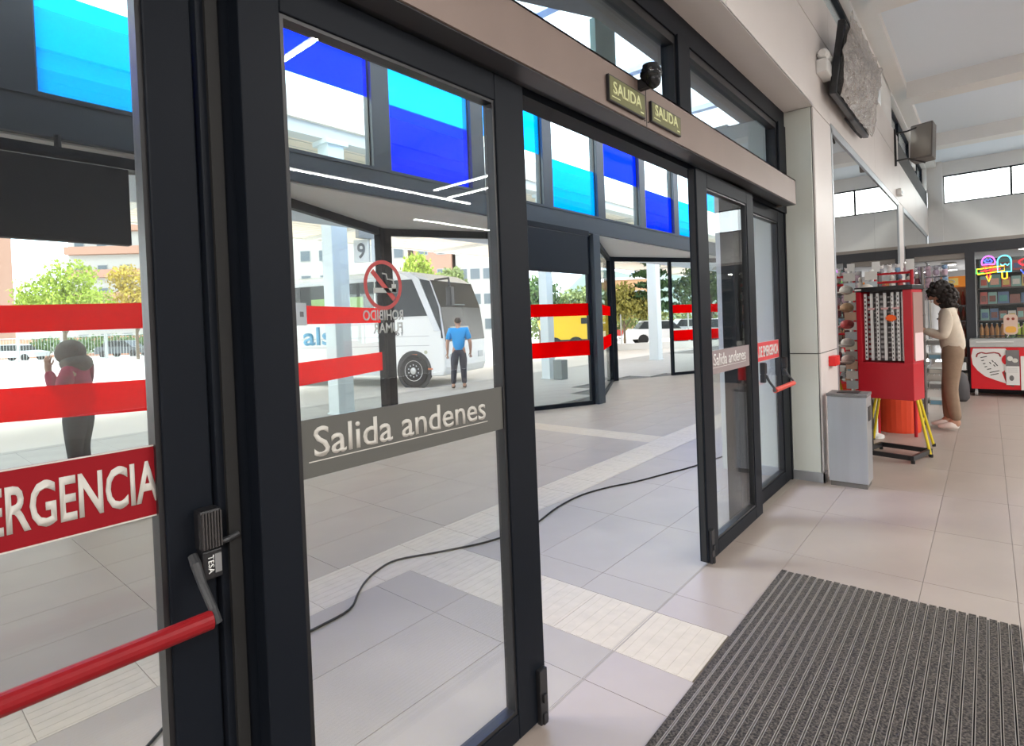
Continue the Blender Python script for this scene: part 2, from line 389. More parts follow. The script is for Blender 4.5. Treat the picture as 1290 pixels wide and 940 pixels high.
# back wall
wb = thing('wall_back', None, None, kind='structure')
BX = 18.0
box(BX, BX+.2, -11, 1.12, 2.9, 4.07).build('wall_surface', WHITE, wb)
B().box(BX+.01, BX+.2, -11, -3.6, 0, 2.9).box(BX+.01, BX+.2, -3.6, 1.12, 2.62, 2.9).build('wall_lower', mat('grey_wall', (.42, .42, .39), .7), wb)
box(BX, BX+.2, -11, 1.12, 4.78, 5.3).build('wall_surface', WHITE, wb)
box(BX, BX+.2, .80, 1.12, 4.07, 4.78).build('wall_surface', WHITE, wb)
w = thing('window_7', None, None, kind='structure')
fb = B().box(BX+.03, BX+.09, -9, .8, 4.07, 4.10).box(BX+.03, BX+.09, -9, .8, 4.75, 4.78)
for i in range(8): fb.box(BX+.03, BX+.09, .8-1.285*i-.02, .8-1.285*i+.02, 4.07, 4.78)
fb.build('window_frame', ANTH, w); box(BX+.05, BX+.06, -9, .8, 4.08, 4.77).build('pane', GOUT, w)
box(BX-.12, BX, .82, 1.12, 2.6, 5.12).build('corner_pier', WHITE, wb)
box(-9.2, -9, -11, 1.3, 0, 5.3).build('wall_near', WHITE, kind='structure')
box(-9, 18, -11.2, -11, 0, 5.3).build('wall_south', WHITE, kind='structure')
ceil = box(-9, 18.2, -11.2, 1.4, 5.12, 5.4).build('ceiling', WHITEB, kind='structure')
for x in (-4.0, -.2, 3.55, 7.3, 11.15, 14.9):
    box(x, x+.42, -11, .93, 4.86, 5.13).build('ceiling_beam', WHITE, ceil)
# LED profile lamps hanging in the hall
LEDM = mat('led_diffuser', (1.0, .98, .95), .5, emit=16)
def led(label, x0, x1, y0, y1, z=4.0, w=.05):
    t = thing('linear_lamp', label, 'lamp', ((x0+x1)/2, (y0+y1)/2, z), group='slim white light profiles hanging in the hall')
    lx = x1-x0 > y1-y0
    if lx: y0 -= w/2; y1 += w/2
    else: x0 -= w/2; x1 += w/2
    box(x0, x1, y0, y1, z+.012, z+.07).build('housing', WHT, t); box(x0+.004, x1-.004, y0+.004, y1-.004, z, z+.012).build('diffuser', LEDM, t)
    wires = [(x0+.1, (y0+y1)/2), (x1-.1, (y0+y1)/2)] if lx else [((x0+x1)/2, y0+.1), ((x0+x1)/2, y1-.1)]
    for p in wires: B().tube([(p[0], p[1], z+.07), (p[0], p[1], 5.12)], .003, 4).build('wire', STEEL, t)
    ld = bpy.data.lights.new('lamp_light', 'AREA'); ld.shape = 'RECTANGLE'; ld.size = x1-x0; ld.size_y = y1-y0; ld.energy = LAMP_W*max(x1-x0, y1-y0)/3
    ld.color = (1, .97, .93); lo = bpy.data.objects.new('lamp_light', ld); COL.objects.link(lo); lo.parent = t; lo.location = (0, 0, -.012)
led('long light profile far behind the viewer in the hall', 4.1, 8.4, -5.5, -5.5)
led('light profile crossing the hall towards the doors', 7.08, 7.08, -5.1, -3.3)
led('second light profile crossing the hall beside it', 7.7, 7.7, -5.4, -4.2)
led('short light profile nearest the sliding doors', 2.67, 2.67, -2.9, -1.55)
led('light profile over the kiosk aisle', 10.6, 15.2, -3.2, -3.2)
led('light profile by the near wall of the hall', -5, -1, -3.4, -3.4)
led('added unseen light profile crossing the hall left of the viewer', -2.6, -2.6, -4.2, -.6)  # extra lamp out of view, added to brighten the hall and jamb
led('light profile along the far side of the hall', 8.6, 14, -7.5, -7.5)
# vestibule roof, with skylight glazing added to brighten the vestibule
vroof = B().box(-9, 22, 3.32, 3.6, 5.6, 5.75).box(-9, 22, 5.3, 5.6, 5.6, 5.75).build('ceiling_vestibule', WHITEB, kind='structure')
for i in range(13): box(-9+2.5*i, -8.85+2.5*i, 3.6, 5.3, 5.55, 5.72).build('added_skylight_bar', WHITEB, vroof)
box(-9, 22, 3.6, 5.3, 5.64, 5.66).build('added_skylight_pane', GSKY, vroof)
B().add([(-9, 2.73, 4.34), (22, 2.73, 4.34), (22, 3.35, 5.66), (-9, 3.35, 5.66), (-9, 2.75, 4.34), (22, 2.75, 4.34), (22, 3.37, 5.66), (-9, 3.37, 5.66)], [(0, 1, 2, 3), (4, 7, 6, 5), (0, 4, 5, 1), (3, 2, 6, 7)]).build('added_sloped_skylight', GSKY, vroof)  # sloped pane added to soften light through the roof gap
B().prism([(-9, 1.3), (22, 1.3), (22, 2.73), (4.6, 2.73), (3.83, 3.09), (.3, 4.7), (-9, 4.7)], 4.3, 4.36).build('roof_soffit', CEILG, vroof)
box(-9, 22, 1.36, 1.45, 3.3, 4.36).build('roof_edge', CEILG, vroof)
box(4.6, 4.97, 2.74, 2.80, 3.65, 4.32).build('green_drop_panel', mat('pale_green', (.35, .55, .43), .6), vroof, label='pale green hanging panel')
box(-9, -8.8, 1.3, 5.3, 0, 5.6).build('wall_vestibule_end', WHITE, kind='structure')
box(22, 22.2, 1.3, 5.3, 0, 5.6).build('wall_vestibule_far', WHITE, kind='structure')

# ================================================================== door front (inner sliding doors)
Y0, Y1 = 1.292, 1.346        # leaf
def rect_frame(b, x0, x1, z0, z1, y0, y1, l, r, bt, tp):
    b.box(x0, x0+l, y0, y1, z0, z1).box(x1-r, x1, y0, y1, z0, z1).box(x0+l, x1-r, y0, y1, z0, z0+bt).box(x0+l, x1-r, y0, y1, z1-tp, z1); return b
UX, UZ = (1, 0, 0), (0, 0, 1)
def leaf(label, x0, x1, l, r, sgn, far):
    t = thing('sliding_door', label, 'door', ((x0+x1)/2, 1.32, 0))
    for nm, a, b_ in (('stile', x0, x0+l), ('stile', x1-r, x1)):
        box(a, b_, Y0, Y1, .025, 2.37).build(nm, ANTH, t, bev=.004)
    box(x0+l, x1-r, Y0, Y1, .025, .115).build('bottom_rail', ANTH, t, bev=.004)
    box(x0+l, x1-r, Y0, Y1, 2.275, 2.37).build('top_rail', ANTH, t, bev=.004)
    gx0, gx1 = x0+l, x1-r
    g = B(); rect_frame(g, gx0-.001, gx1+.001, .115, 2.277, Y0+.006, Y1-.006, .012, .012, .014, .012)
    g.build('glazing_bead', BLACK, t)
    box(gx0, gx1, 1.314, 1.324, .12, 2.28).build('pane', GLEAF, t)
    ed = x1 if sgn > 0 else x0
    box(ed-.004, ed+.004, Y0+.012, Y1-.012, .03, 2.36).build('edge_seal', RUBBER, t)
    fx = x1-.055 if sgn > 0 else x0+.01
    f = B().box(fx, fx+.045, Y0-.018, Y0+.002, .02, .22).box(fx+.01, fx+.035, Y0-.024, Y0-.01, .02, .06).box(fx+.012, fx+.033, Y0-.026, Y0-.014, .1, .13)
    f.build('floor_guide', BLACK, t, bev=.003)
    # sign
    s = box(gx0+.002, gx1+.012, 1.303, 1.3065, 1.13, 1.277).build('sign', SIGNG2 if far else SIGNG, t)
    sw = gx1-gx0
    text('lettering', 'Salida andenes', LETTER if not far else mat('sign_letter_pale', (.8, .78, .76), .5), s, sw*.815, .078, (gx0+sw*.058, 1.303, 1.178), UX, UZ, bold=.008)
    box(gx0+.03, gx1-.09, 1.3022, 1.303, 1.168, 1.1705).build('underline', WHT if far else LETTER, s)
    return t
lf = leaf('large near sliding glass door with grey Salida andenes sign and no-smoking sticker', .60, 1.638, .102, .158, 1, False)
rf = leaf('far sliding glass door with taupe Salida andenes sign beside the light wall', 3.248, 4.30, .165, .15, -1, True)
# no smoking sticker (seen from behind on the near leaf)
nsx, nsz, ny = .998, 1.622, 1.3235
b = B()
for k in range(32):
    a0, a1 = 2*PI*k/32, 2*PI*(k+1)/32
    q = lambda r, a: (nsx+r*math.cos(a)*.92, ny, nsz+r*math.sin(a))
    A = [q(.072, a0), q(.072, a1), q(.061, a1), q(.061, a0)]
    b.add(A+[(p[0], ny+.002, p[2]) for p in A], [(0, 1, 2, 3), (4, 7, 6, 5), (0, 4, 5, 1), (3, 2, 6, 7)])
b.add([(nsx+c*.92, ny+d, nsz+e) for d in (0, .002) for c, e in ((-.046, .035), (-.036, .045), (.046, -.035), (.036, -.045))], [(0, 1, 2, 3), (4, 7, 6, 5), (0, 4, 5, 1), (1, 5, 6, 2), (2, 6, 7, 3), (3, 7, 4, 0)])
stk = b.build('prohibition_ring', mat('ring_red', (.42, .03, .03), .5), lf, label='red ring and slash of the no-smoking sticker')
GRY = mat('sticker_grey', (.42, .43, .42), .6)
b = B().box(nsx-.035, nsx+.045, ny, ny+.0015, nsz-.022, nsz-.008).box(nsx+.03, nsx+.045, ny, ny+.0015, nsz-.02, nsz+.004)
b.tube([(nsx+.038, ny+.001, nsz+.004), (nsx+.036, ny+.001, nsz+.016), (nsx+.015, ny+.001, nsz+.018), (nsx+.012, ny+.001, nsz+.032), (nsx-.002, ny+.001, nsz+.034)], .0025, 4)
b.build('cigarette_symbol', GRY, stk)
text('lettering', 'ROHIBIDO', GRY, stk, -.140, .030, (1.064, ny, 1.521), UX, UZ, bold=.012)
text('lettering', 'FUMAR', GRY, stk, -.104, .030, (1.060, ny, 1.484), UX, UZ, bold=.012)

# emergency side panels
EY0, EY1 = 1.365, 1.425
def epanel(label, x0, x1, l, r, text_pos, tw, bar, side, sr):
    t = thing('emergency_door', label, 'door', ((x0+x1)/2, 1.39, 0))
    for a, b_ in ((x0, x0+l), (x1-r, x1)): box(a, b_, EY0, EY1, .01, 2.37).build('stile', ANTH, t, bev=.004)
    box(x0+l, x1-r, EY0, EY1, .01, .115).build('bottom_rail', ANTH, t, bev=.004)
    box(x0+l, x1-r, EY0, EY1, 2.275, 2.37).build('top_rail', ANTH, t, bev=.004)
    g = B(); rect_frame(g, x0+l-.001, x1-r+.001, .115, 2.277, EY0+.008, EY1-.008, .012, .012, .014, .012); g.build('glazing_bead', BLACK, t)
    box(x0+l, x1-r, 1.39, 1.40, .115, 2.28).build('pane', GLEAF, t)
    a, b_ = text_pos
    s = box(a, b_, 1.3865, 1.3895, 1.112, 1.266).build('sign', sr, t)
    e = B(); rect_frame(e, a, b_, 1.112, 1.266, 1.3855, 1.3865, .003, .003, .003, .003); e.build('border', LETTER, s)
    text('lettering', 'SALIDA DE EMERGENCIA', LETTER if sr is SIGNR else WHT, s, tw, .090, (b_-.022-tw, 1.3862, 1.144), UX, UZ, bold=.022)
    # push bar
    p, q = bar; z = .895
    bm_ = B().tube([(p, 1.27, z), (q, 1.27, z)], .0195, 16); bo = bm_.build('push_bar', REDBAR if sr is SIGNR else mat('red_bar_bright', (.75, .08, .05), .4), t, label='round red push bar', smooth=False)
    for x, sg in ((p, -1), (q, 1)):
        mb = B().box(x+sg*.03-.024, x+sg*.03+.024, EY0-.04, EY0, 1.02, 1.112)
        mb.build('latch_case', BLACK, t, bev=.008)
        rb = B()
        for i in range(7): rb.box(x+sg*.03-.019+i*.0062, x+sg*.03-.016+i*.0062, EY0-.043, EY0-.039, 1.026, 1.106)
        rb.build('ribbed_cover', mat('dark_ribbing', (.05, .045, .045), .5), t)
        mb = B().box(x+sg*.03-.02, x+sg*.03+.022, EY0-.036, EY0, .955, 1.02); mb.build('latch_body', BLACK, t, bev=.004)
        ab = B().tube([(x-sg*.004, EY0-.02, 1.015), (x-sg*.004, EY0-.035, 1.0), (x, EY0-.055, .96), (x+sg*.006, 1.275, .915), (x+sg*.008, 1.27, z-.01)], [.010, .011, .009, .009, .014], 10)
        ab.build('bar_arm', mat('arm_grey', (.03, .031, .034), .45), t)
    return t
el = epanel('near emergency exit panel with red sign and long red push bar, cut by the left edge', -.74, .527, .1, .098, (-.66, .447), .66, (-.60, .475), -1, SIGNR)
er = epanel('far emergency exit panel with small bright red sign and push bar beside the light wall', 4.10, 5.40, .12, .2, (4.22, 5.19), .78, (4.62, 5.16), 1, SIGNR2)
# maker's name on the near latch
s = box(.510, .524, 1.327, 1.329, .968, 1.010).build('name_plate', mat('plate_grey', (.32, .33, .34), .4, .6), el)
text('lettering', 'TESA', WHT, el, .040, .012, (.496, 1.3285, 1.009), (0, 0, -1), (1, 0, 0), bold=.01)
# latch lever
B().tube([(.52, EY0-.03, 1.03), (.54, EY0-.035, 1.033), (.565, EY0-.036, 1.040)], [.006, .007, .006], 8).build('latch_lever', mat('arm_grey', (.06, .062, .065), .4), el)
# mullions between panel and leaf, jamb frames
df = thing('door_frame', 'anthracite frame around the inner sliding doors with transom glazing above', 'door frame', (2.4, 1.4, 0))
box(.531, .680, 1.352, 1.47, 0, 2.4).build('mullion', ANTH, df, bev=.004)
box(.548, .575, 1.340, 1.354, 0, 2.39).build('seal_strip', RUBBER, df)
box(4.04, 4.098, 1.355, 1.45, 0, 2.4).build('mullion', ANTH, df, bev=.004)
box(-.78, -.742, 1.36, 1.45, 0, 2.4).build('jamb', ANTH, df); box(5.402, 5.44, 1.36, 1.45, 0, 2.4).build('jamb', ANTH, df)
box(-.78, 5.44, 1.35, 1.45, 2.375, 2.70).build('transom_beam', ANTH, df)
box(-.78, 5.44, 1.35, 1.45, 3.13, 3.27).build('head_beam', ANTH, df)
for a, b_ in ((-.78, -.7), (1.0, 1.14), (3.17, 3.34), (5.22, 5.44)): box(a, b_, 1.34, 1.45, 2.68, 3.14).build('transom_mullion', ANTH, df, bev=.004)
for a, b_ in ((-.7, 1.0), (1.14, 3.17), (3.34, 5.22)):
    g = B(); rect_frame(g, a, b_, 2.70, 3.13, 1.36, 1.42, .02, .02, .02, .05); g.build('glazing_bead', BLACK, df)
    box(a, b_, 1.395, 1.405, 2.70, 3.13).build('transom_pane', GUP, df)
# header box of the door drive
hd = thing('door_header', 'long brown-grey metal header casing above the sliding doors', 'door header', (2.4, 1.25, 2.39))
B().box(-.9, 5.135, 1.2, 1.208, 2.39, 2.59).box(-.9, 5.135, 1.2, 1.35, 2.582, 2.59).box(5.127, 5.135, 1.2, 1.35, 2.39, 2.59).build('casing', FASCIA, hd)
B().box(-.9, 5.127, 1.208, 1.285, 2.385, 2.40).box(-.9, 5.127, 1.285, 1.293, 2.385, 2.44).build('underside', mat('header_under', (.05, .05, .055), .45), hd)
B().box(-.9, 5.12, 1.30, 1.34, 2.40, 2.46).build('drive_track', BLACK, hd)
box(2.445, 2.449, 1.1985, 1.2, 2.39, 2.59).build('casing_joint', BLACK, hd)
for x in (2.43, 2.462): B().lathe([(.004, 0), (.004, .003)], (x, 1.197, 2.415), 8, 'y').build('screw', BLACK, hd)
for (x0, x1, z0, z1, lb) in ((2.085, 2.41, 2.418, 2.519, 'left olive SALIDA exit sign on the door header'), (2.475, 2.805, 2.425, 2.512, 'right olive SALIDA exit sign on the door header')):
    t = thing('exit_sign', lb, 'sign', ((x0+x1)/2, 1.195, z0))
    box(x0, x1, 1.186, 1.1995, z0-.004, z1+.004).build('plate', BLACK, t); box(x0+.006, x1-.006, 1.1845, 1.1862, z0+.001, z1-.001).build('face', EXITG, t)
    text('lettering', 'SALIDA', EXITL, t, (x1-x0)*.78, .054, (x0+(x1-x0)*.1, 1.1845, z0+.03), UX, UZ, bold=.02)
    box(x0+.02, x0+.09, 1.1835, 1.1845, z0+.015, z0+.019).build('underline', EXITL, t)
    box(x1-.05, x1-.02, 1.1835, 1.1845, z0+.012, z0+.018).build('underline', EXITL, t)
t = thing('dome_camera', 'small black dome camera on top edge of the door header', 'camera', (2.49, 1.17, 2.55))
B().lathe([(.016, .056), (.038, .052), (.039, .038), (.047, .03), (.050, .009), (.041, -.009), (.022, -.03), (.006, -.038)], (2.385, 1.14, 2.585), 20).build('housing', mat('camera_black', (.006, .007, .008), .18), t, smooth=True)
B().ball((2.385, 1.13, 2.570), (.036, .036, .04)).build('dome', mat('camera_black', (.006, .007, .008), .18), t, smooth=True)
B().box(2.37, 2.40, 1.14, 1.21, 2.54, 2.585).build('bracket', BLACK, t)
for dx in (-.040, .040): B().lathe([(.008, -.006), (.008, .006)], (2.385+dx, 1.122, 2.605), 10, 'y').build('sensor_eye', mat('dim_chrome', (.3, .32, .32), .2, .8), t)

# ================================================================== clerestory and zigzag outer glazing
BY = 5.31
cl = thing('clerestory', 'long row of blue, cyan and clear window panes on a grey beam across the vestibule', 'window', (8, BY, 3.0))
box(-5, 22, BY-.06, BY+.14, 3.0, 3.30).build('beam', ANTHL, cl, bev=.006)
box(-5, 22, BY-.07, BY-.055, 3.285, 3.32).build('sill_trim', ANTHL, cl)
box(-5, 22, BY-.05, BY+.1, 5.5, 5.62).build('head_rail', ANTHL, cl)
GM = {'b': GBLUE, 'c': GCYAN, 'w': GCLEAR}
for i in range(-1, 12):
    x = .83+1.6*(i)
    box(x-.125, x+.125, BY-.055, BY+.10, 3.30, 5.5).build('mullion', ANTHL, cl, bev=.006)
    if i > 10: continue
    a, b_ = x+.125, x+1.6-.125
    lo_ = 'bcwbwcwbcwbw'[i+1]; up_ = 'wwbccwbwwcww'[i+1]
    box(a, b_, BY+.01, BY+.02, 3.32, 4.12).build('pane', GM[lo_], cl); box(a, b_, BY+.01, BY+.02, 4.12, 5.5).build('pane', GM[up_], cl)
    g = B(); rect_frame(g, a, b_, 3.30, 5.5, BY-.0, BY+.03, .014, .014, .03, .02); g.build('glazing_bead', BLACK, cl)
box(-5, 22, BY+.14, 7.2, 3.0, 3.12).build('bay_roof', WHITEB, kind='structure')
soff = None
for k in (-1, 0, 1, 2):
    B().prism([(1.95+PT*k, PY), (1.95+PT*k+3.28, CY), (1.95+PT*(k+1), PY)], 2.985, 3.0).build('bay_soffit', mat('bay_soffit', (.62, .61, .57), .7), kind='structure')
def segbox(b, p, q, a, c, h0, h1, z0, z1):
    """box along segment p->q between distances a..c, across h0..h1, heights z0..z1"""
    d = Vector((q[0]-p[0], q[1]-p[1])); d.normalize(); n = Vector((-d.y, d.x))
    P = [(p[0]+d.x*s+n.x*h, p[1]+d.y*s+n.y*h) for s, h in ((a, h0), (c, h0), (c, h1), (a, h1))]
    return b.prism(P, z0, z1)
def seglen(p, q): return math.hypot(q[0]-p[0], q[1]-p[1])
names = {-1: 'leftmost', 0: 'left', 1: 'right', 2: 'rightmost'}
DARKF = ANTH
for k in (-1, 0, 1):
    P0 = (1.95+PT*k, PY); C0 = (P0[0]+3.28, CY); P1 = (P0[0]+PT, PY)
    for (p, q, kind) in ((P0, C0, 'fixed'), (C0, P1, 'doors')):
        L = seglen(p, q)
        t = thing('glazed_bay_wall', '%s of the outer glass bays, %s' % (names[k], 'fixed pane with two red stripes turned away to the left' if kind == 'fixed' else 'open doorway next to a glass leaf with two red stripes'), 'glass wall', (p[0], p[1], 0))
        b = B(); segbox(b, p, q, .12 if kind == 'fixed' else 0, L if kind == 'fixed' else L-.12, -.04, .04, 2.88, 2.99); b.build('lintel', DARKF, t)
        if kind == 'fixed':
            b = B(); segbox(b, p, q, .1, L-.05, -.03, .03, 0, .05); b.build('bottom_rail', DARKF, t)
            b = B(); segbox(b, p, q, L-.14, L-.02, -.05, .05, 0, 2.99); b.build('stile', DARKF, t)
            b = B(); segbox(b, p, q, .1, L-.1, -.004, .004, .05, 2.88); b.build('pane', GOUT, t)
            for z0, z1 in ((.875, 1.14), (1.575, 1.79)):
                b = B(); segbox(b, p, q, .1, L-.16, -.008, -.005, z0, z1); b.build('red_stripe', STRIPE, t)
            if k == 0:
                b = B(); segbox(b, p, q, 1.46, 1.66, -.012, -.008, 1.56, 1.82); ns = b.build('notice_sheet', mat('paper_white', (.80, .78, .76), .6), t)
                b = B(); segbox(b, p, q, 1.53, 1.60, -.014, -.012, 1.66, 1.72); b.build('notice_symbol', mat('paper_grey', (.20, .19, .19), .6), ns)
        else:
            m_ = L*.48
            b = B(); segbox(b, p, q, 0, .13, -.06, .06, 0, 2.99); b.build('jamb', DARKF, t)
            lfp = []
            b = B(); segbox(b, p, q, m_, m_+.07, -.035, .035, 0, 2.88); b.build('stile', DARKF, t)
            b = B(); segbox(b, p, q, L-.16, L-.1, -.03, .03, 0, 2.88); b.build('stile', DARKF, t)
            b = B(); segbox(b, p, q, m_+.07, L-.16, -.03, .03, 0, .07); b.build('bottom_rail', DARKF, t)
            b = B(); segbox(b, p, q, m_+.07, L-.16, -.004, .004, .07, 2.88); b.build('pane', GOUT, t)
            for z0, z1 in ((.875, 1.14), (1.575, 1.79)):
                b = B(); segbox(b, p, q, m_+.06, L-.12, -.010, -.006, z0, z1); b.build('red_stripe', STRIPE, t)
for k in (-1, 0, 1, 2):
    x = 1.95+PT*k
    box(x-.09, x+.13, PY-.06, PY+.14, 0, 3.0).build('facade_post', ANTHL, bev=.006, cat='post', label='dark grey steel post under the clerestory beam, %s of the row' % names[k])
# hanging displays
def display(label, x0, x1, y, z0, z1):
    t = thing('hanging_display', label, 'screen', ((x0+x1)/2, y, z0))
    box(x0, x1, y-.04, y+.04, z0, z1).build('screen_case', mat('screen_black', (.010, .012, .016), .6, spec=.2), t, bev=.006)
    box(x0+.03, x1-.03, y-.043, y-.039, z0+.03, z1-.03).build('screen_panel', mat('screen_matte', (.010, .013, .018), .6, spec=.2), t)
    box(x0, x1+.12, y-.0, y+.08, z1+.015, z1+.10).build('mount_rail', ANTH, t)
    for x in (x0+.3, x1-.42): B().tube([(x, y+.03, z1+.05), (x, y+.03, 3.0)], .022, 8).build('hanger', ANTH, t)
display('black display hanging behind the near emergency panel at the left edge', -.1, 1.46, 5.14, 2.22, 2.81)
display('black display hanging in front of the striped glass seen through the open doors', 6.3, 8.06, 5.14, 2.26, 2.90)

# ================================================================== cable, mat
cab = [(.20, 2.0), (.66, 2.38), (.82, 2.497), (1.10, 2.59), (1.454, 2.601), (1.666, 2.624), (1.80, 2.74), (1.91, 2.829), (2.05, 2.90), (2.218, 2.924), (2.45, 2.80), (2.749, 2.654), (3.0, 2.60), (3.2, 2.578), (3.6, 2.66), (3.98, 2.677), (4.3, 2.60), (4.579, 2.484), (5.0, 2.36), (5.376, 2.253), (6.2, 2.12), (7.4, 2.05)]
def smooth(pts, n=4):
    out = []
    for i in range(len(pts)-1):
        p0 = Vector(pts[max(i-1, 0)]); p1 = Vector(pts[i]); p2 = Vector(pts[i+1]); p3 = Vector(pts[min(i+2, len(pts)-1)])
        for k in range(n):
            t = k/n; out.append(.5*((2*p1)+(-p0+p2)*t+(2*p0-5*p1+4*p2-p3)*t*t+(-p0+3*p1-3*p2+p3)*t**3))
    return out+[Vector(pts[-1])]
B().tube([(p.x, p.y, .0075) for p in smooth([(a, b_) for a, b_ in cab])], .0065, 6).build('power_cable', RUBBER, label='thin black cable winding across the grey vestibule floor', cat='cable')
mt = thing('entrance_mat', 'large dark ribbed entrance mat with thin metal strips', 'mat', (1.1, .43, 0))
x0, x1, y0, y1 = MATR; BR = carpet_mat(); N = 27; st = (y1-y0)/N
box(x0, x1, y0, y1, -.006, .001).build('mat_base', RUBBER, mt)
for i in range(N):
    ya = y0+st*i
    e = x1-random.uniform(0, .012)
    box(x0, e, ya+.0052, ya+st-.0052, 0, .011+random.uniform(-.001, .001)).build('carpet_strip', BR, mt)
    b = B().box(x0, e-.002, ya-.0046, ya-.0026, 0, .0115).box(x0, e-.002, ya+.0026, ya+.0046, 0, .0115); b.build('metal_strip', ALU, mt)

# ================================================================== items by the pier
t = thing('litter_bin', 'tall brushed steel litter bin with ashtray top beside the light wall', 'bin', (5.40, .925, 0), 0)
def LB(*a): return box(*a)
box(0, .24, -.145, .145, .04, .765).build('bin_body', STEEL, t, world=False, bev=.004)
box(.01, .23, -.135, .135, 0, .04).build('plinth', mat('plinth_grey', (.14, .13, .12), .6), t, world=False)
box(-.005, .245, -.15, .15, .765, .79).build('bin_top', mat('bin_top', (.22, .22, .22), .5, .5), t, world=False, bev=.004)
box(.06, .18, -.08, .08, .79, .795).build('ash_grid', BLACK, t, world=False)
box(.07, .18, -.150, -.145, .56, .68).build('insert_flap', BLACK, t, world=False)
t = thing('alarm_box', 'small red fire alarm call point on the light wall', 'alarm', (5.9, 1.10, 1.03))
box(5.77, 5.95, 1.06, 1.12, .99, 1.08).build('case', mat('alarm_red', (.8, .02, .02), .4), t, bev=.005); box(5.80, 5.92, 1.055, 1.061, 1.005, 1.065).build('face', mat('alarm_red2', (.9, .05, .04), .3), t)
t = thing('emergency_light', 'white twin-head emergency light on the wall above the recess', 'lamp', (5.9, 1.08, 3.66))
box(5.62, 5.90, 1.03, 1.12, 3.60, 3.72).build('case', WHT, t, bev=.01)
for x in (5.68, 5.84): B().lathe([(.03, -.05), (.048, -.02), (.05, .03), (.03, .04)], (x, 1.07, 3.77), 14, 'x').build('lamp_head', WHT, t, smooth=False)
t = thing('security_sensor', 'small white sensor on wall above the shop glazing', 'sensor', (11.4, 1.1, 3.4)); box(11.3, 11.5, 1.05, 1.12, 3.36, 3.47).build('case', WHT, t, bev=.01); box(11.34, 11.46, 1.043, 1.05, 3.40, 3.43).build('lens', STEEL, t)
# wrapped television
t = thing('wall_television', 'flat television wrapped in crinkled clear plastic high on the wall', 'television', (6.75, 1.0, 3.4))
tm = Matrix.Translation((6.7, 1.03, 3.45)) @ Matrix.Rotation(math.radians(8), 4, 'X')
b = B(); b.T = tm; b.box(-.90, .90, -.03, .03, 0, .64); b.build('television_body', mat('tv_black', (.012, .014, .018), .3), t, bev=.01)
b = B(); b.T = tm; b.box(-.88, .88, -.034, -.029, .02, .62); b.build('screen', mat('screen_glass', (.012, .016, .022), .12), t)
b = B(); b.box(6.4, 7.0, 1.02, 1.12, 3.6, 3.95); b.tube([(6.8, 1.1, 3.5), (6.9, 1.02, 3.36), (7.1, 1.0, 3.34)], .012, 6); b.build('wall_bracket', BLACK, t)
def wrap_mat():
    m = bpy.data.materials.new('clear_wrap'); m.use_nodes = True; n = m.node_tree; n.nodes.clear()
    o = n.nodes.new('ShaderNodeOutputMaterial'); a = n.nodes.new('ShaderNodeBsdfTransparent'); g = n.nodes.new('ShaderNodeBsdfGlossy'); d = n.nodes.new('ShaderNodeBsdfDiffuse')
    g.inputs['Roughness'].default_value = .18; d.inputs['Color'].default_value = (.62, .54, .49, 1); a.inputs['Color'].default_value = (.9, .88, .86, 1)
    x = n.nodes.new('ShaderNodeMixShader'); x.inputs[0].default_value = .32; y = n.nodes.new('ShaderNodeMixShader'); y.inputs[0].default_value = .42
    t_ = n.nodes.new('ShaderNodeTexCoord'); z = n.nodes.new('ShaderNodeTexNoise'); z.inputs['Scale'].default_value = 9; z.inputs['Detail'].default_value = 8; z.inputs['Distortion'].default_value = 1.5
    bp = n.nodes.new('ShaderNodeBump'); bp.inputs['Strength'].default_value = 1; bp.inputs['Distance'].default_value = .09
    n.links.new(t_.outputs['Object'], z.inputs['Vector']); n.links.new(z.outputs['Fac'], bp.inputs['Height']); n.links.new(bp.outputs[0], g.inputs['Normal']); n.links.new(bp.outputs[0], d.inputs['Normal'])
    n.links.new(a.outputs[0], y.inputs[1]); n.links.new(d.outputs[0], y.inputs[2]); n.links.new(y.outputs[0], x.inputs[1]); n.links.new(g.outputs[0], x.inputs[2]); n.links.new(x.outputs[0], o.inputs['Surface'])
    return m
b = B(); n1, n2 = 22, 16; vs = []; fs = []; rr = random.Random(3)
for i in range(n1+1):
    for j in range(n2+1):
        u, v = i/n1, j/n2
        z = .03+v*.74-.05*(1-u); x = -.86+u*1.86
        bulge = .045+.10*math.sin(PI*u)*math.sin(PI*min(1, v*1.1))
        x += .06*math.sin(v*9); vs.append((x+rr.uniform(-.02, .02), -bulge-rr.uniform(0, .022), z+rr.uniform(-.015, .015)))
for i in range(n1):
    for j in range(n2): a = i*(n2+1)+j; fs.append((a, a+n2+1, a+n2+2, a+1))
b.T = tm; b.add(vs, fs); o = b.build('plastic_wrap', wrap_mat(), t, label='crinkled clear plastic sheet', smooth=False)
s_ = o.modifiers.new('thick', 'SOLIDIFY'); s_.thickness = .003
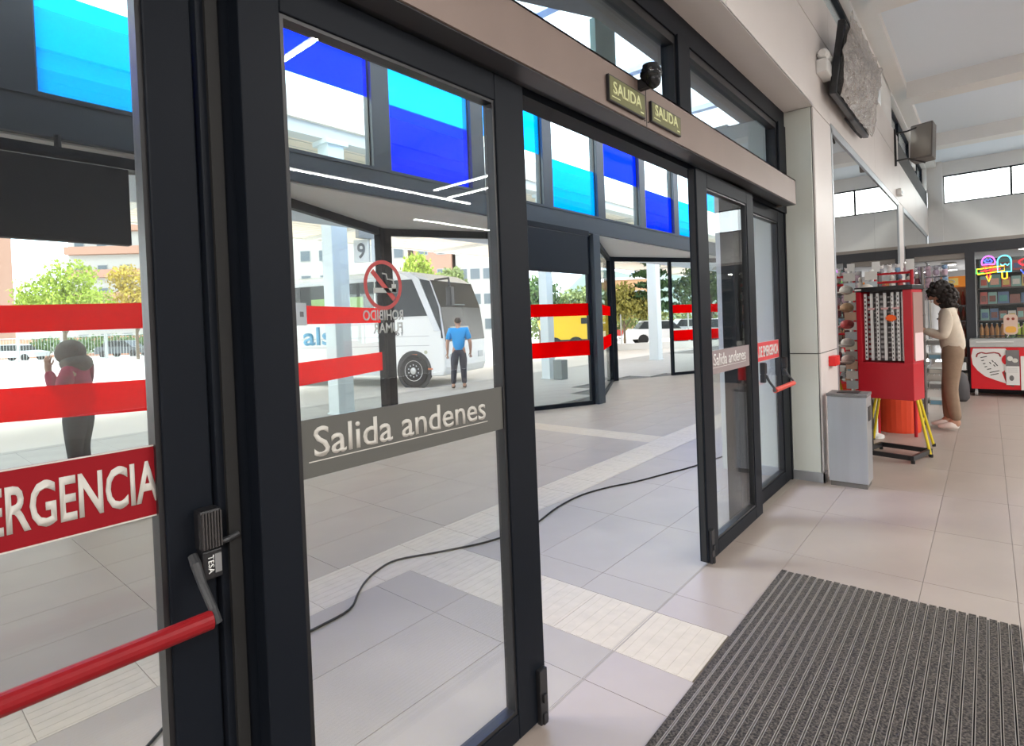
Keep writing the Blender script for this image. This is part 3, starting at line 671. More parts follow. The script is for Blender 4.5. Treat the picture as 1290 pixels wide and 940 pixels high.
# loudspeaker on bracket
t = thing('loudspeaker', 'boxy grey loudspeaker on a black wall bracket high by the windows', 'loudspeaker', (11.5, .78, 3.85))
b = B(); b.T = Matrix.Translation((11.5, .76, 4.17)) @ Matrix.Rotation(math.radians(-18), 4, 'Z') @ Matrix.Rotation(math.radians(6), 4, 'Y')
b.prism([(-.16, -.2), (.1, -.15), (.1, .15), (-.16, .12)], -.29, .29); b.build('cabinet', mat('speaker_grey', (.15, .14, .13), .6), t, bev=.015)
b2 = B(); b2.T = b.T; b2.box(-.175, -.16, -.18, .1, -.26, .26); b2.build('grille', mat('grille_grey', (.22, .20, .18), .8), t)
B().tube([(11.2, 1.12, 4.35), (11.25, .95, 4.36), (11.5, .72, 4.48)], .014, 6).tube([(11.2, 1.12, 3.9), (11.25, .95, 3.92), (11.5, .74, 3.86)], .014, 6).tube([(11.2, 1.11, 3.82), (11.2, 1.11, 4.42)], .02, 6).build('bracket', BLACK, t)

# ================================================================== sunglasses rack in front of the shop
rk = thing('glasses_rack', 'red locker-style display rack with white perforated strips and orange star', 'display rack', (6.62, .785, 0), math.radians(-14))
# local: front faces -x, width along y
FR = .245
box(-.02, .24, -FR, FR, .60, .96).build('lower_box', RED, rk, world=False, bev=.006)
box(-.02, .24, .20, FR, .96, 1.67).build('side_frame', RED, rk, world=False, bev=.004)
box(-.02, .24, -FR, -.17, .96, 1.67).build('side_frame', RED, rk, world=False, bev=.004)
box(.20, .24, -.17, .20, .96, 1.67).build('back_panel', mat('rack_inner', (.22, .22, .22), .6), rk, world=False)
box(-.03, .26, -FR-.01, FR+.01, 1.67, 1.715).build('top_cover', BLACK, rk, world=False, bev=.004)
box(-.032, -.028, .19, .25, 1.682, 1.70).build('top_label', WHT, rk, world=False)
rr = random.Random(5)
DK = mat('slot_dark', (.03, .03, .03), .6); PINK = mat('tag_pink', (.75, .45, .45), .6)
xs = [.175, .12, .065, .0, -.065, -.115, -.155]
for i, y in enumerate(xs):
    st_ = box(.02, .035, y-.011, y+.011, .98, 1.65).build('glasses_strip', WHT, rk, world=False)
    b = B()
    w_ = (.006, .0, .004, .0, .003, .004, .0)[i]
    if w_:
        for k in range(16): z = 1.0+k*.04; b.box(.0185, .0205, y-w_, y+w_, z, z+.018)
        b.build('slots', DK, st_, world=False)
for i in range(6):
    y = (xs[i]+xs[i+1])/2; hw = (xs[i]-xs[i+1])/2-.012
    b = B()
    for k in range(13): z = 1.0+k*.05; b.box(.05, .065, y-hw, y+hw, z, z+(.014 if i % 2 else .026))
    b.build('frame_row', mat('strip_grey', (.42, .42, .42), .5), rk, world=False, kind='stuff')
for y in (.12, .0, -.10): box(.01, .02, y-.03, y+.03, 1.485, 1.505).build('price_tag', PINK, rk, world=False)
pts = []
for k in range(24): a = 2*PI*k/24; r = 1.0 if k % 2 else .8; pts.append((r*.052*math.cos(a), r*.036*math.sin(a)))
B().frame_prism(pts, (.0, -.06, 1.40), (0, -1, 0), (0, 0, 1), .004).build('star_label', mat('neon_orange', (1.0, .13, .01), .5), rk, world=False, label='bright orange star sticker')
sd_ = B().box(.0, .23, -FR-.006, -FR+.002, 1.0, 1.64); sd_.build('side_mirror', mat('rack_side', (.40, .25, .22), .3), rk, world=False, label='pale side panel')
box(.02, .22, -FR-.008, -FR-.004, .98, 1.25).build('side_card', mat('pale_pink', (.8, .6, .6), .5), rk, world=False)
# stand
B().box(.0, .06, .15, .21, .04, .62).build('post', BLACK, rk, world=False)
b = B(); b.box(-.06, .42, .20, .23, .03, .075).box(-.06, .42, -.24, -.21, .03, .075).box(-.06, -.03, -.21, .20, .03, .075).box(.39, .42, -.21, .20, .03, .075); b.build('floor_frame', BLACK, rk, world=False, bev=.003)
for x in (-.04, .40):
    for y in (-.225, .215): B().lathe([(.018, .0), (.018, .03)], (x, y, 0), 8).build('foot', RUBBER, rk, world=False)
# yellow-legged round table with red drum behind
t = thing('folding_table', 'folding table on splayed yellow legs behind the red rack', 'table', (7.2, .74, 0))
box(6.98, 7.45, .58, .95, .70, .73).build('table_top', BLACK, t, bev=.004)
for (a, c) in (((7.05, .60, .70), (6.90, .46, 0)), ((7.38, .62, .70), (7.46, .47, 0)), ((7.06, .90, .70), (7.0, 1.03, 0)), ((7.40, .92, .70), (7.55, 1.03, 0))):
    B().tube([a, c], .013, 8).build('leg', YEL, t); B().lathe([(.017, 0), (.017, .03)], (c[0], c[1], 0), 8).build('rubber_foot', RUBBER, t)
B().tube([(6.98, .53, .3), (7.45, .55, .3)], .008, 6).build('cross_bar', YEL, t)
t = thing('red_drum', 'open round orange-red drum standing behind the yellow legs', 'drum', (8.25, .86, 0))
B().lathe([(.22, 0), (.225, .02), (.235, .5), (.24, .52), (.225, .52), (.215, .49), (.205, .05)], (8.25, .86, 0), 28).build('drum_body', ORRED, t, smooth=False)
# tall white-tagged merchandise frame above the rack (red tubular)
t = thing('plush_display', 'red tubular rack hung with pale plush toys and white price cards', 'display rack', (7.9, .72, 0))
for y in (.66, 1.02): B().tube([(7.9, y, 0), (7.9, y, 1.93)], .018, 8).build('upright', RED, t)
for z in (1.80, 1.9, 1.2, .6): B().tube([(7.9, .66, z), (7.9, 1.02, z)], .014, 8).build('cross_bar', RED, t)
for y in (.67, 1.0): B().box(7.86, 7.87, y-.04, y+.04, 1.93, 2.05).build('price_card', WHT, t)
def blob_toy(name, label, grp, c, r, cols, cat):
    t = thing(name, label, cat, c, group=grp)
    B().ball((c[0], c[1], c[2]+r*.9), (r*.8, r*.8, r*.9), 12, 8).build('toy_body', cols[0], t, smooth=True)
    B().ball((c[0]-.2*r, c[1], c[2]+r*2.1), (r*.65, r*.65, r*.6), 12, 8).build('toy_head', cols[1], t, smooth=True)
    for s in (-1, 1): B().ball((c[0]-.1*r, c[1]+s*r*.5, c[2]+r*2.65), (r*.2, r*.22, r*.3), 8, 6).build('ear', cols[1], t, smooth=True)
PL = [mat('plush_pink', (.74, .52, .60), .9), mat('plush_lilac', (.58, .46, .58), .9), mat('plush_white', (.8, .76, .75), .9), mat('plush_blue', (.25, .42, .62), .9), mat('plush_grey', (.42, .42, .46), .9)]
b_ = [(.71, 0), (.79, 3), (.87, 2), (.95, 4)]
for i, (y, c) in enumerate(b_):
    nm = ['pinkish', '', '', ''][i]
    blob_toy('plush_toy', ['pink', 'blue', 'white', 'grey'][i]+' plush toy sitting on top bar of the red tubular rack', 'plush toys on the red rack', (7.9, y, 1.905), .036, (PL[c], PL[2]), 'toy')
# big bags of plush / balloons hanging from kiosk corner
t = thing('bag_display', 'wide stand of bagged pink and lilac toys hanging above the woman', 'display rack', (9.7, .82, 0))
for y in (.42, .83): B().tube([(9.7, y, 0), (9.7, y, 2.06)], .015, 6).build('upright', STEEL, t)
for z in (1.75, 1.9, 2.05): B().tube([(9.7, .42, z), (9.7, .83, z)], .01, 6).build('cross_bar', STEEL, t)
CLR = glass('bag_film', (.93, .93, .95), 3.0, .15)
q = 0
for z in (1.58, 1.74, 1.90):
    for k in range(5):
        y = .44+k*.09; c = PL[(q*7+k*3) % 5] if rr.random() > .7 else PL[k % 2]; q += 1
        g = thing('bagged_toy', 'clear bag with soft toy, %s from right in the %s row above the woman' % (ORD[k], ['bottom', 'middle', 'top'][int(round((z-1.58)/.16))]), 'toy', (9.66, y, z), group='bagged toys on the stand')
        B().ball((9.66, y, z+.06), (.033, .038, .052), 10, 6).build('toy_body', c, g, smooth=True)
        B().ball((9.65, y, z+.125), (.03, .034, .032), 10, 6).build('toy_head', PL[(q+2) % 5], g, smooth=True)
        box(9.61, 9.70, y-.043, y+.043, z, z+.155).build('bag', CLR, g, bev=.01)

# wall rack with hats, cards, souvenirs between pier and red rack
t = thing('card_spinner', 'white wire spinner of pale cards by the shop glass', 'display rack', (7.68, 1.02, 0))
B().tube([(7.68, 1.02, 0), (7.68, 1.02, 1.95)], .02, 8).build('spindle', WHT, t); B().lathe([(.08, 0), (.08, .03), (.03, .05)], (7.68, 1.02, 0), 16).build('base', WHT, t)
CC = [mat('card%d' % i, c, .6) for i, c in enumerate([(.72, .66, .52), (.55, .62, .66), (.74, .72, .68), (.62, .42, .30), (.42, .40, .38)])]
for k in range(13):
    z = .45+k*.115
    cd = B().box(7.61, 7.62, .96, 1.08, z, z+.095).build('card', CC[k % 5], t)
t = thing('souvenir_shelf', 'dark shelf of dolls, caps and small souvenirs behind the red rack', 'shelf', (8.9, 1.0, 0))
for z in (.10, .42, .74, 1.06, 1.38, 1.70): box(8.75, 9.05, .62, 1.10, z, z+.02).build('shelf_board', mat('shelf_dark', (.10, .085, .08), .6), t)
for y in (.625, 1.085): box(8.75, 9.05, y, y+.015, 0, 2.0).build('side_panel', mat('shelf_dark', (.10, .085, .08), .6), t)
SV = [mat('souvenir%d' % i, c, .5) for i, c in enumerate([(.60, .10, .10), (.55, .35, .20), (.70, .66, .6), (.30, .10, .12), (.2, .25, .35), (.65, .5, .45)])]
for zi, z in enumerate((.12, .44, .76, 1.08, 1.40, 1.72)):
    for k in range(5):
        y = .68+k*.09; h = rr.uniform(.12, .24); c = rr.choice(SV)
        g = thing('souvenir_figure', 'small souvenir figure, %s from right on the %s board of the dark shelf' % (ORD[k], LEV[zi]), 'souvenir', (8.84, y, z), group='souvenirs on the dark shelf')
        B().lathe([(.03, 0), (.036, .02), (.028, h*.6), (.015, h*.68)], (8.84, y, z), 10).build('figure_body', c, g, smooth=True)
        B().ball((8.84, y, z+h*.82), (.024, .024, h*.18), 8, 6).build('figure_head', rr.choice(SV), g, smooth=True)
# nearer hanging goods left of the rack: caps and bags
for i, (z, c) in enumerate(((1.72, 2), (1.52, 1), (1.33, 0), (1.12, 2), (.93, 5))):
    t = thing('hat', ['cream', 'tan', 'red', 'off-white', 'beige'][i]+' cap hung on the shop glass left of the red rack', 'cap', (7.35, 1.04, z), group='caps left of the red rack')
    B().ball((7.35, 1.03, z), (.075, .07, .055), 14, 8).build('crown', SV[c], t, smooth=True); B().lathe([(.0, 0), (.085, .0), (.08, .012), (0, .016)], (7.29, 1.0, z-.03), 14).build('brim', SV[c], t)
# newspaper trolley
t = thing('newspaper_trolley', 'grey wire trolley of newspapers beside the woman', 'trolley', (9.62, .62, 0))
for x in (9.45, 9.8):
    for y in (.47, .80): B().tube([(x, y, .06), (x, y, .98)], .01, 6).build('upright', STEEL, t); B().lathe([(.03, -.012), (.03, .012)], (x, y, .03), 10, 'y').build('caster', BLACK, t)
for z in (.14, .36, .56, .76, .95):
    b = B()
    for k in range(7): y = .47+k*.055; b.tube([(9.45, y, z), (9.8, y, z)], .004, 4)
    b.build('wire_shelf', STEEL, t)
for i, z in enumerate((.16, .38, .58, .78, .97)):
    for k in range(2):
        g = thing('newspaper_stack', 'folded newspapers on the %s wire shelf of the trolley, %s side' % (LEV[i], ['right', 'left'][k]), 'newspaper', (9.6, .55+k*.17, z), group='newspapers on the trolley')
        box(9.47, 9.77, .485+k*.165, .635+k*.165, z, z+.07).build('paper_block', mat('newsprint', (.50, .50, .48), .8), g)
        box(9.465, 9.47, .50+k*.165, .62+k*.165, z+.01, z+.06).build('front_fold', [mat('print_blue', (.22, .42, .55), .7), mat('print_grey', (.25, .25, .25), .8), mat('print_pale', (.7, .68, .62), .7)][(i+k) % 3], g)

# ================================================================== kiosk shop front
KX = 12.4
ks = thing('kiosk', 'dark framed glass kiosk front with neon signs across the end of the hall', 'shop front', (KX, -.8, 0))
FR_ = mat('kiosk_frame', (.035, .038, .045), .45)
box(KX-.05, KX+.08, -3.6, 1.115, 2.39, 2.55).build('head_beam', FR_, ks, bev=.004)
for y in (1.05, .22, -1.5, -3.4): box(KX-.05, KX+.08, y-.065, y+.065, 0, 2.4).build('post', FR_, ks, bev=.004)
box(KX-.03, KX+.06, .24, -3.4, 0, .45).build('plinth', FR_, ks)
box(KX, KX+.012, -1.44, .155, .45, 2.39).build('pane', GKIOSK, ks); box(KX, KX+.012, -3.34, -1.56, .45, 2.39).build('pane', GKIOSK, ks)
box(KX-.02, KX+.25, .285, .99, 2.30, 2.39).build('door_header', mat('warm_grey', (.25, .23, .21), .6), ks)
# interior
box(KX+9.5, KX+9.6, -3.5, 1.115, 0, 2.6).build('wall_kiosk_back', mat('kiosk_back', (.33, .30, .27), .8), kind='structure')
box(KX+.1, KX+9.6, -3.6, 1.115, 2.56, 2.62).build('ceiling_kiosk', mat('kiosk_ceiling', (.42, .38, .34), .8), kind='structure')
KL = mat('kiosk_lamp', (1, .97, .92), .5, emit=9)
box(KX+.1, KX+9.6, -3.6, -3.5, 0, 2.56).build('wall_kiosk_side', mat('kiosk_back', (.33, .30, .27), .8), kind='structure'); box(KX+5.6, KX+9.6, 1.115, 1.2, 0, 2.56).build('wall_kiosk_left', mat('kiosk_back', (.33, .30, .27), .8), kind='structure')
for i, (x, y) in enumerate(((15.25, .78), (17.6, .72), (20.3, .78), (13.0, -.6), (14.2, -.6), (13.0, -2.2), (14.4, -2.2))):
    t = thing('round_ceiling_lamp', ['round ceiling lamp nearest the kiosk entrance', 'round ceiling lamp second from the kiosk entrance', 'farthest round ceiling lamp in the kiosk', 'round kiosk lamp above the neon ice creams', 'round kiosk lamp behind the neon signs', 'round kiosk lamp above the freezer end', 'round kiosk lamp in the far right kiosk corner'][i], 'lamp', (x, y, 2.5))
    B().lathe([(.15, .05), (.16, .02), (.15, .0)], (x, y, 2.5), 20).build('rim', WHT, t); B().lathe([(.14, -.002), (.14, .0)], (x, y, 2.498), 20).build('diffuser', KL, t)
    ld = bpy.data.lights.new('lamp_light', 'AREA'); ld.shape = 'DISK'; ld.size = .28; ld.energy = 14; ld.color = (1, .94, .85)
    lo = bpy.data.objects.new('lamp_light', ld); COL.objects.link(lo); lo.parent = t; lo.location = (0, 0, -.01)
# drinks cooler behind the woman
t = thing('drinks_cooler', 'tall drinks cooler with orange lit header inside the kiosk entrance', 'cooler', (14.0, .42, 0))
b = B().box(13.7, 14.3, .28, .31, 0, 1.85).box(13.7, 14.3, .66, .69, 0, 1.85).box(14.26, 14.3, .28, .69, 0, 1.85).box(13.7, 14.3, .28, .69, 0, .2); b.build('cabinet', mat('cooler_white', (.62, .57, .52), .5), t)
box(13.68, 14.3, .28, .69, 1.85, 2.05).build('header_box', mat('cooler_orange', (.85, .28, .04), .5, emit=.25), t); box(13.672, 13.68, .42, .67, 1.88, 2.02).build('header_panel', mat('cooler_yellow', (.85, .62, .2), .5, emit=.25), t)
ring = [(13.665, .55+.075*math.cos(2*PI*k/20), 1.95+.035*math.sin(2*PI*k/20)) for k in range(20)]
B().tube(ring, .01, 6, closed=True).build('oval_emblem', mat('emblem_white', (.85, .85, .8), .5), t)
box(13.70, 13.71, .31, .66, .2, 1.85).build('door_pane', GKIOSK, t)
for z in (.5, .85, 1.2, 1.5): box(13.75, 14.25, .31, .66, z-.02, z).build('shelf', STEEL, t)
def bottle(x, y, z, h, r, c, label, grp, capc=None):
    g = thing('drink_bottle', label, 'bottle', (x, y, z), group=grp)
    B().lathe([(r*.9, 0), (r, .01), (r, h*.55), (r*.4, h*.78), (r*.36, h*.92)], (x, y, z), 8).build('bottle_body', c, g, smooth=True)
    B().lathe([(r*.42, h*.92), (r*.42, h)], (x, y, z), 8).build('bottle_cap', capc or WHT, g)
COLA = mat('cola_red', (.45, .05, .03), .3); COLB = mat('drink_brown', (.28, .08, .03), .3)
for z in (.5, .85, 1.2, 1.5):
    for k in range(4): bottle(13.85, .36+k*.085, z, .28, .036, COLA if (k+int(z*10)) % 2 else COLB, 'reddish drink bottle, %s from right on the %s cooler shelf' % (ORD[k], LEV[int(round((z-.5)/.34))]), 'bottles in the tall cooler')
# shelving behind right pane
t = thing('kiosk_shelving', 'dark shelving full of drinks and snacks behind the kiosk glass', 'shelf', (12.8, -1.2, 0))
SZ = (.96, 1.22, 1.50, 1.78, 2.05)
for z in SZ: box(12.62, 12.98, -3.3, .15, z-.025, z).build('shelf_board', mat('shelf_dark', (.10, .085, .08), .6), t)
box(12.98, 13.0, -3.3, .15, .3, 2.3).build('back_panel', mat('shelf_back', (.05, .06, .06), .7), t)
for y in (.14, -1.0, -2.1, -3.3): box(12.62, 12.98, y-.01, y+.01, .3, 2.2).build('divider', mat('shelf_dark', (.10, .085, .08), .6), t)
DC = [mat('drink%d' % i, c, .35) for i, c in enumerate([(.62, .27, .08), (.55, .22, .08), (.30, .55, .06), (.55, .62, .08), (.10, .45, .10), (.55, .55, .5), (.6, .1, .05), (.1, .3, .3)])]
y = .09; k = 0
rowc = [0, 0, 1, 0, 0, 2, 4, 3, 3, 5, 5, 6, 1, 0, 2, 2, 4, 6, 6, 7, 0, 1, 5, 5, 3, 2]
while y > -1.6 and k < 26:
    bottle(12.70, y, SZ[0], .21, .03, DC[rowc[k]], '%s drink bottle, %s from left in the lowest kiosk row' % (['amber', 'dark amber', 'light green', 'yellow', 'deep green', 'pale', 'red', 'teal'][rowc[k]], ORD[k]), 'bottles in the lowest kiosk row'); y -= .068; k += 1
names_ = ['crisp', 'sweet', 'nut']
def pack(x, y, z, w, h, c, c2, label, grp):
    g = thing('snack_pack', label, 'snack', (x, y, z), group=grp)
    b = B(); b.add([(x-.03, y, z), (x+.03, y, z), (x+.03, y-w, z), (x-.03, y-w, z), (x-.008, y-.004, z+h), (x+.008, y-.004, z+h), (x+.008, y-w+.004, z+h), (x-.008, y-w+.004, z+h)],
                   [(0, 1, 2, 3), (4, 7, 6, 5), (0, 4, 5, 1), (1, 5, 6, 2), (2, 6, 7, 3), (3, 7, 4, 0)]); b.build('pack_body', c, g)
    b = B(); b.add([(x-.034, y-w*.15, z+h*.2), (x-.034, y-w*.85, z+h*.2), (x-.022, y-w*.85, z+h*.7), (x-.022, y-w*.15, z+h*.7), (x-.028, y-w*.15, z+h*.2), (x-.028, y-w*.85, z+h*.2), (x-.016, y-w*.85, z+h*.7), (x-.016, y-w*.15, z+h*.7)],
                   [(0, 1, 2, 3), (4, 7, 6, 5), (0, 4, 5, 1), (1, 5, 6, 2), (2, 6, 7, 3), (3, 7, 4, 0)]); b.build('pack_print', c2, g)
SN = [mat('pack%d' % i, c, .4) for i, c in enumerate([(.55, .12, .10), (.60, .35, .28), (.10, .30, .28), (.62, .58, .52), (.25, .10, .08), (.12, .18, .30), (.60, .42, .12), (.25, .42, .38)])]
for si, (z, sets) in enumerate(((1.22, (7, 3, 2, 3, 5, 4, 2)), (1.50, (4, 4, 0, 4, 4, 1)), (1.78, (7, 7, 4, 1, 1, 3)), (2.05, (2, 5, 3, 4)))):
    y = .10; pk = -1
    while y > -1.5:
        pk += 1
        w = rr.uniform(.10, .17); h = rr.uniform(.15, .22); c = SN[sets[int((.1-y)/.28) % len(sets)]] if rr.random() > .45 else rr.choice(SN)
        pack(12.68, y, z, w*.95, h, c, rr.choice(SN), 'small snack pack, %s from left on the kiosk shelf %s' % (ORD[pk], ['just above the bottles', 'in the middle', 'under the neon signs', 'at the very top'][si]), 'snack packs on kiosk shelf %d' % (si+1)); y -= w
# neon
def neon(name, label, tubes):
    t = thing(name, label, 'neon sign', (KX-.06, tubes[0][1][0][0], tubes[0][1][0][1]))
    for nm, pts, c, s in tubes:
        B().tube([(KX-.075, p[0], p[1]) for p in pts], .009, 6, closed=s).build(nm, c, t)
NP = mat('neon_purple', (.75, .15, 1), .5, emit=2); NB = mat('neon_blue', (.08, .15, 1), .5, emit=2.5); NR = mat('neon_red', (1, .03, .05), .5, emit=2)
NC = mat('neon_cyan', (.15, .8, 1), .5, emit=1.6); NY = mat('neon_yellow', (1, .70, .03), .5, emit=1.6); NG = mat('neon_green', (.1, 1, .15), .5, emit=1.3)
def arc(cy, cz, ry, rz, a0, a1, n=12): return [(cy-ry*math.cos(math.radians(a0+(a1-a0)*i/n)), cz+rz*math.sin(math.radians(a0+(a1-a0)*i/n))) for i in range(n+1)]
# centre of cone at px(1243,335), popsicle px(1260,335)
cy, cz = -.02, 2.19
neon('neon_cone', 'neon ice cream cone with purple top and red cone in kiosk window', [('neon_tube', arc(cy, cz, .085, .11, 0, 180)+[(cy+.085, cz-.03), (cy-.085, cz-.03)], NP, True), ('neon_tube', [(cy+.05, cz+.03), (cy+.02, cz+.06), (cy, cz+.03), (cy-.02, cz+.06), (cy-.05, cz+.02), (cy-.03, cz), (cy+.03, cz)], NB, True),
     ('neon_tube', [(cy+.055, cz-.06), (cy-.055, cz-.06), (cy, cz-.27)], NR, True), ('neon_tube', [(cy+.03, cz-.22), (cy, cz-.32), (cy-.03, cz-.22)], NY, False)])
neon('neon_banner', 'flat neon band of green, yellow and red below the neon cone', [('neon_tube', [(cy+.15, cz-.09), (cy+.16, cz-.17), (cy+.06, cz-.17)], NG, False), ('neon_tube', [(cy+.15, cz-.10), (cy-.2, cz-.07), (cy-.2, cz-.15), (cy+.14, cz-.19)], NY, True), ('neon_tube', [(cy+.10, cz-.14), (cy-.15, cz-.115)], NR, False)])
cy2 = -.22
neon('neon_popsicle', 'neon ice lolly with cyan outline and yellow stick in kiosk window', [('neon_tube', arc(cy2, cz, .085, .10, 0, 180)+[(cy2+.085, cz-.17), (cy2-.085, cz-.17)], NC, True), ('neon_tube', [(cy2+.03, cz-.17), (cy2+.03, cz-.27), (cy2, cz-.29), (cy2-.03, cz-.27), (cy2-.03, cz-.17)], NY, False), ('neon_tube', [(cy2+.05, cz-.04), (cy2+.02, cz-.07), (cy2-.01, cz-.04), (cy2-.04, cz-.07), (cy2-.06, cz-.04)], NC, False)])
neon('neon_heart_sign', 'red and blue neon shape at the right edge of kiosk window', [('neon_tube', arc(-.47, cz-.03, .07, .05, 0, 360)[:-1], NR, True), ('neon_tube', [(-.42, cz-.15), (-.45, cz-.22), (-.5, cz-.12), (-.52, cz-.2)], NB, False), ('neon_tube', [(-.55, cz-.1), (-.58, cz), (-.61, cz-.14), (-.64, cz-.02), (-.68, cz-.16)], NY, False), ('neon_tube', [(-.60, cz-.2), (-.66, cz-.24), (-.7, cz-.18)], NG, False)])

# chest freezer
fz = thing('chest_freezer', 'white and red chest freezer with speech-bubble graphic in front of kiosk', 'freezer', (12.1, -.55, 0))
fx = 11.9
box(fx, fx+.43, -1.35, .235, .12, .80).build('freezer_body', mat('freezer_red', (.72, .01, .02), .35), fz, bev=.01)
box(fx-.01, fx+.43, -1.36, .245, .80, .93).build('freezer_rim', mat('freezer_rim', (.55, .56, .55), .4, .3), fz, bev=.01)
box(fx+.02, fx+.44, -1.33, .21, .93, .955).build('sliding_lid', GKIOSK, fz)
B().tube([(fx-.012, .16, .885), (fx-.012, -.30, .885)], .01, 6).build('lid_rail', WHT, fz)
FW = mat('freezer_white', (.85, .83, .80), .4)
bub = [(.20, .78), (.225, .66), (.21, .52), (.15, .42), (.06, .33), (-.07, .27), (-.20, .22), (-.15, .40), (-.22, .46), (-.27, .55), (-.26, .66), (-.20, .78)]
poly = [(-p[0], p[1]) for p in bub]
B().frame_prism(poly[::-1], (fx-.001, 0, 0), (0, -1, 0), (0, 0, 1), .003).build('speech_bubble', FW, fz)
def strokes(par, segs, w, m, x, nm='dash_print'):
    b = B()
    for (a, c) in segs:
        a = Vector((x, -a[0], a[1])); c = Vector((x, -c[0], c[1])); b.tube([a, c], w, 4)
    b.build(nm, m, par)
INK = mat('print_ink', (.02, .02, .02), .6)
sg = []
for i, (u, v, L) in enumerate(((-.11, .63, .08), (-.10, .58, .035), (-.08, .53, .03), (-.06, .48, .03), (-.03, .44, .05), (.0, .39, .12), (.01, .35, .10))):
    sg.append(((u, v), (u+L, v+L*.28)))
for u, v in ((.0, .56), (.03, .59), (.06, .56), (.05, .52), (.08, .53)): sg.append(((u, v), (u+.02, v-.03)))
strokes(fz, sg, .006, INK, fx-.004)
strokes(fz, [((-.16, .64), (-.15, .69)), ((-.15, .69), (-.10, .715)), ((-.10, .715), (-.04, .70)), ((-.04, .70), (.06, .715)), ((.06, .715), (.12, .70)), ((.12, .70), (.14, .65))], .010, mat('ink_red', (.35, .02, .02), .5), fx-.004, 'crown_stroke')
ci = [(.22+.07*math.cos(2*PI*k/20), .60+.085*math.sin(2*PI*k/20)) for k in range(20)]
B().frame_prism(ci, (fx-.004, 0, 0), (0, -1, 0), (0, 0, 1), .003).build('red_disc', mat('freezer_red', (.72, .01, .02), .35), fz)
B().frame_prism([(.17, .40), (.29, .44), (.29, .16), (.22, .20)], (fx-.004, 0, 0), (0, -1, 0), (0, 0, 1), .002).build('cone_print', mat('cone_brown', (.22, .07, .05), .5), fz)
B().frame_prism([(.20, .54), (.27, .53), (.29, .44), (.25, .38), (.19, .40), (.18, .48)], (fx-.008, 0, 0), (0, -1, 0), (0, 0, 1), .002).build('cream_print', FW, fz)
box(fx-.003, fx, -.9, -.42, .16, .78).build('side_print', FW, fz)
p_ = box(fx-.016, fx-.012, -.36, -.20, .20, .755).build('notice_sheet', mat('paper_white', (.80, .78, .76), .6), fz)
box(fx-.018, fx-.016, -.36, -.20, .50, .755).build('grey_picture', mat('paper_grey', (.20, .19, .19), .6), p_)
for (u, v, a, c) in ((-.25, .62, .035, .04), (-.31, .59, .035, .035)): B().ball((fx-.018, u, v), (.002, a, c), 12, 6).build('cup_print', mat('print_pale', (.7, .68, .62), .7), p_)
B().ball((fx-.017, -.265, .31), (.002, .03, .045), 10, 6).build('tree_emblem', mat('paper_grey', (.20, .19, .19), .6), p_)
for i in range(4): box(fx-.0175, fx-.016, -.34, -.22, .40+i*.02, .404+i*.02).build('text_line', mat('newsprint', (.50, .50, .48), .8), p_)
p_ = box(fx-.016, fx-.012, -.42, -.375, .12, .66).build('notice_sheet', FW, fz)
for y in (.17, -.5, -1.28): B().lathe([(.045, -.02), (.045, .02)], (fx+.06, y, .05), 12, 'y').build('caster', mat('caster_grey', (.45, .45, .45), .4), fz); B().box(fx+.04, fx+.08, y-.015, y+.015, .06, .13).build('caster_fork', STEEL, fz)
t = thing('sticker_board', 'rounded orange cartoon-free snack board standing on the freezer lid', 'sign', (11.95, -.28, .955))
t['label'] = 'rounded orange and white snack board standing on the freezer lid'
def rrect(cx_, cz_, w, h, r, n=5):
    o = []
    for sx, sz, a0 in ((1, 1, 0), (-1, 1, 90), (-1, -1, 180), (1, -1, 270)):
        for k in range(n+1): a = math.radians(a0+90*k/n); o.append((cx_+sx*(w/2-r)+r*math.cos(a), cz_+sz*(h/2-r)+r*math.sin(a)))
    return o
B().frame_prism(rrect(.27, 1.16, .17, .32, .05), (11.95, 0, 0), (0, -1, 0), (0, 0, 1), .02).build('board', mat('board_pink', (.75, .55, .45), .5), t)
B().frame_prism(rrect(.27, 1.08, .13, .1, .04), (11.929, 0, 0), (0, -1, 0), (0, 0, 1), .004).build('orange_print', mat('board_orange', (.85, .45, .08), .5), t)
for u in (.24, .30): B().ball((11.928, -u, 1.25), (.004, .02, .022), 10, 6).build('dark_print', mat('board_red', (.3, .05, .03), .5), t)
B().tube([(11.96, -.25, 1.02), (11.99, -.23, .955)], .006, 6).build('board_prop', WHT, t)
B().tube([(11.96, -.36, 1.10), (11.96, -.40, 1.12), (11.96, -.41, 1.14)], .008, 6).build('side_tab', mat('board_pink', (.75, .55, .45), .5), t)
# dark bag with white tag behind the woman
t = thing('dark_bag', 'dark bag with white tag by the freezer, behind the woman', 'bag', (11.2, .36, 0))
B().lathe([(.08, 0), (.12, .05), (.12, .26), (.09, .40), (.04, .46)], (11.2, .36, 0), 16).build('bag_body', mat('bag_dark', (.08, .075, .08), .7), t, smooth=True)
box(11.02, 11.03, .27, .33, .50, .62).build('tag', WHT, t); B().tube([(11.2, .28, .5), (11.2, .30, .72), (11.2, .42, .74), (11.2, .46, .5)], .012, 6).build('handle', BLACK, t)

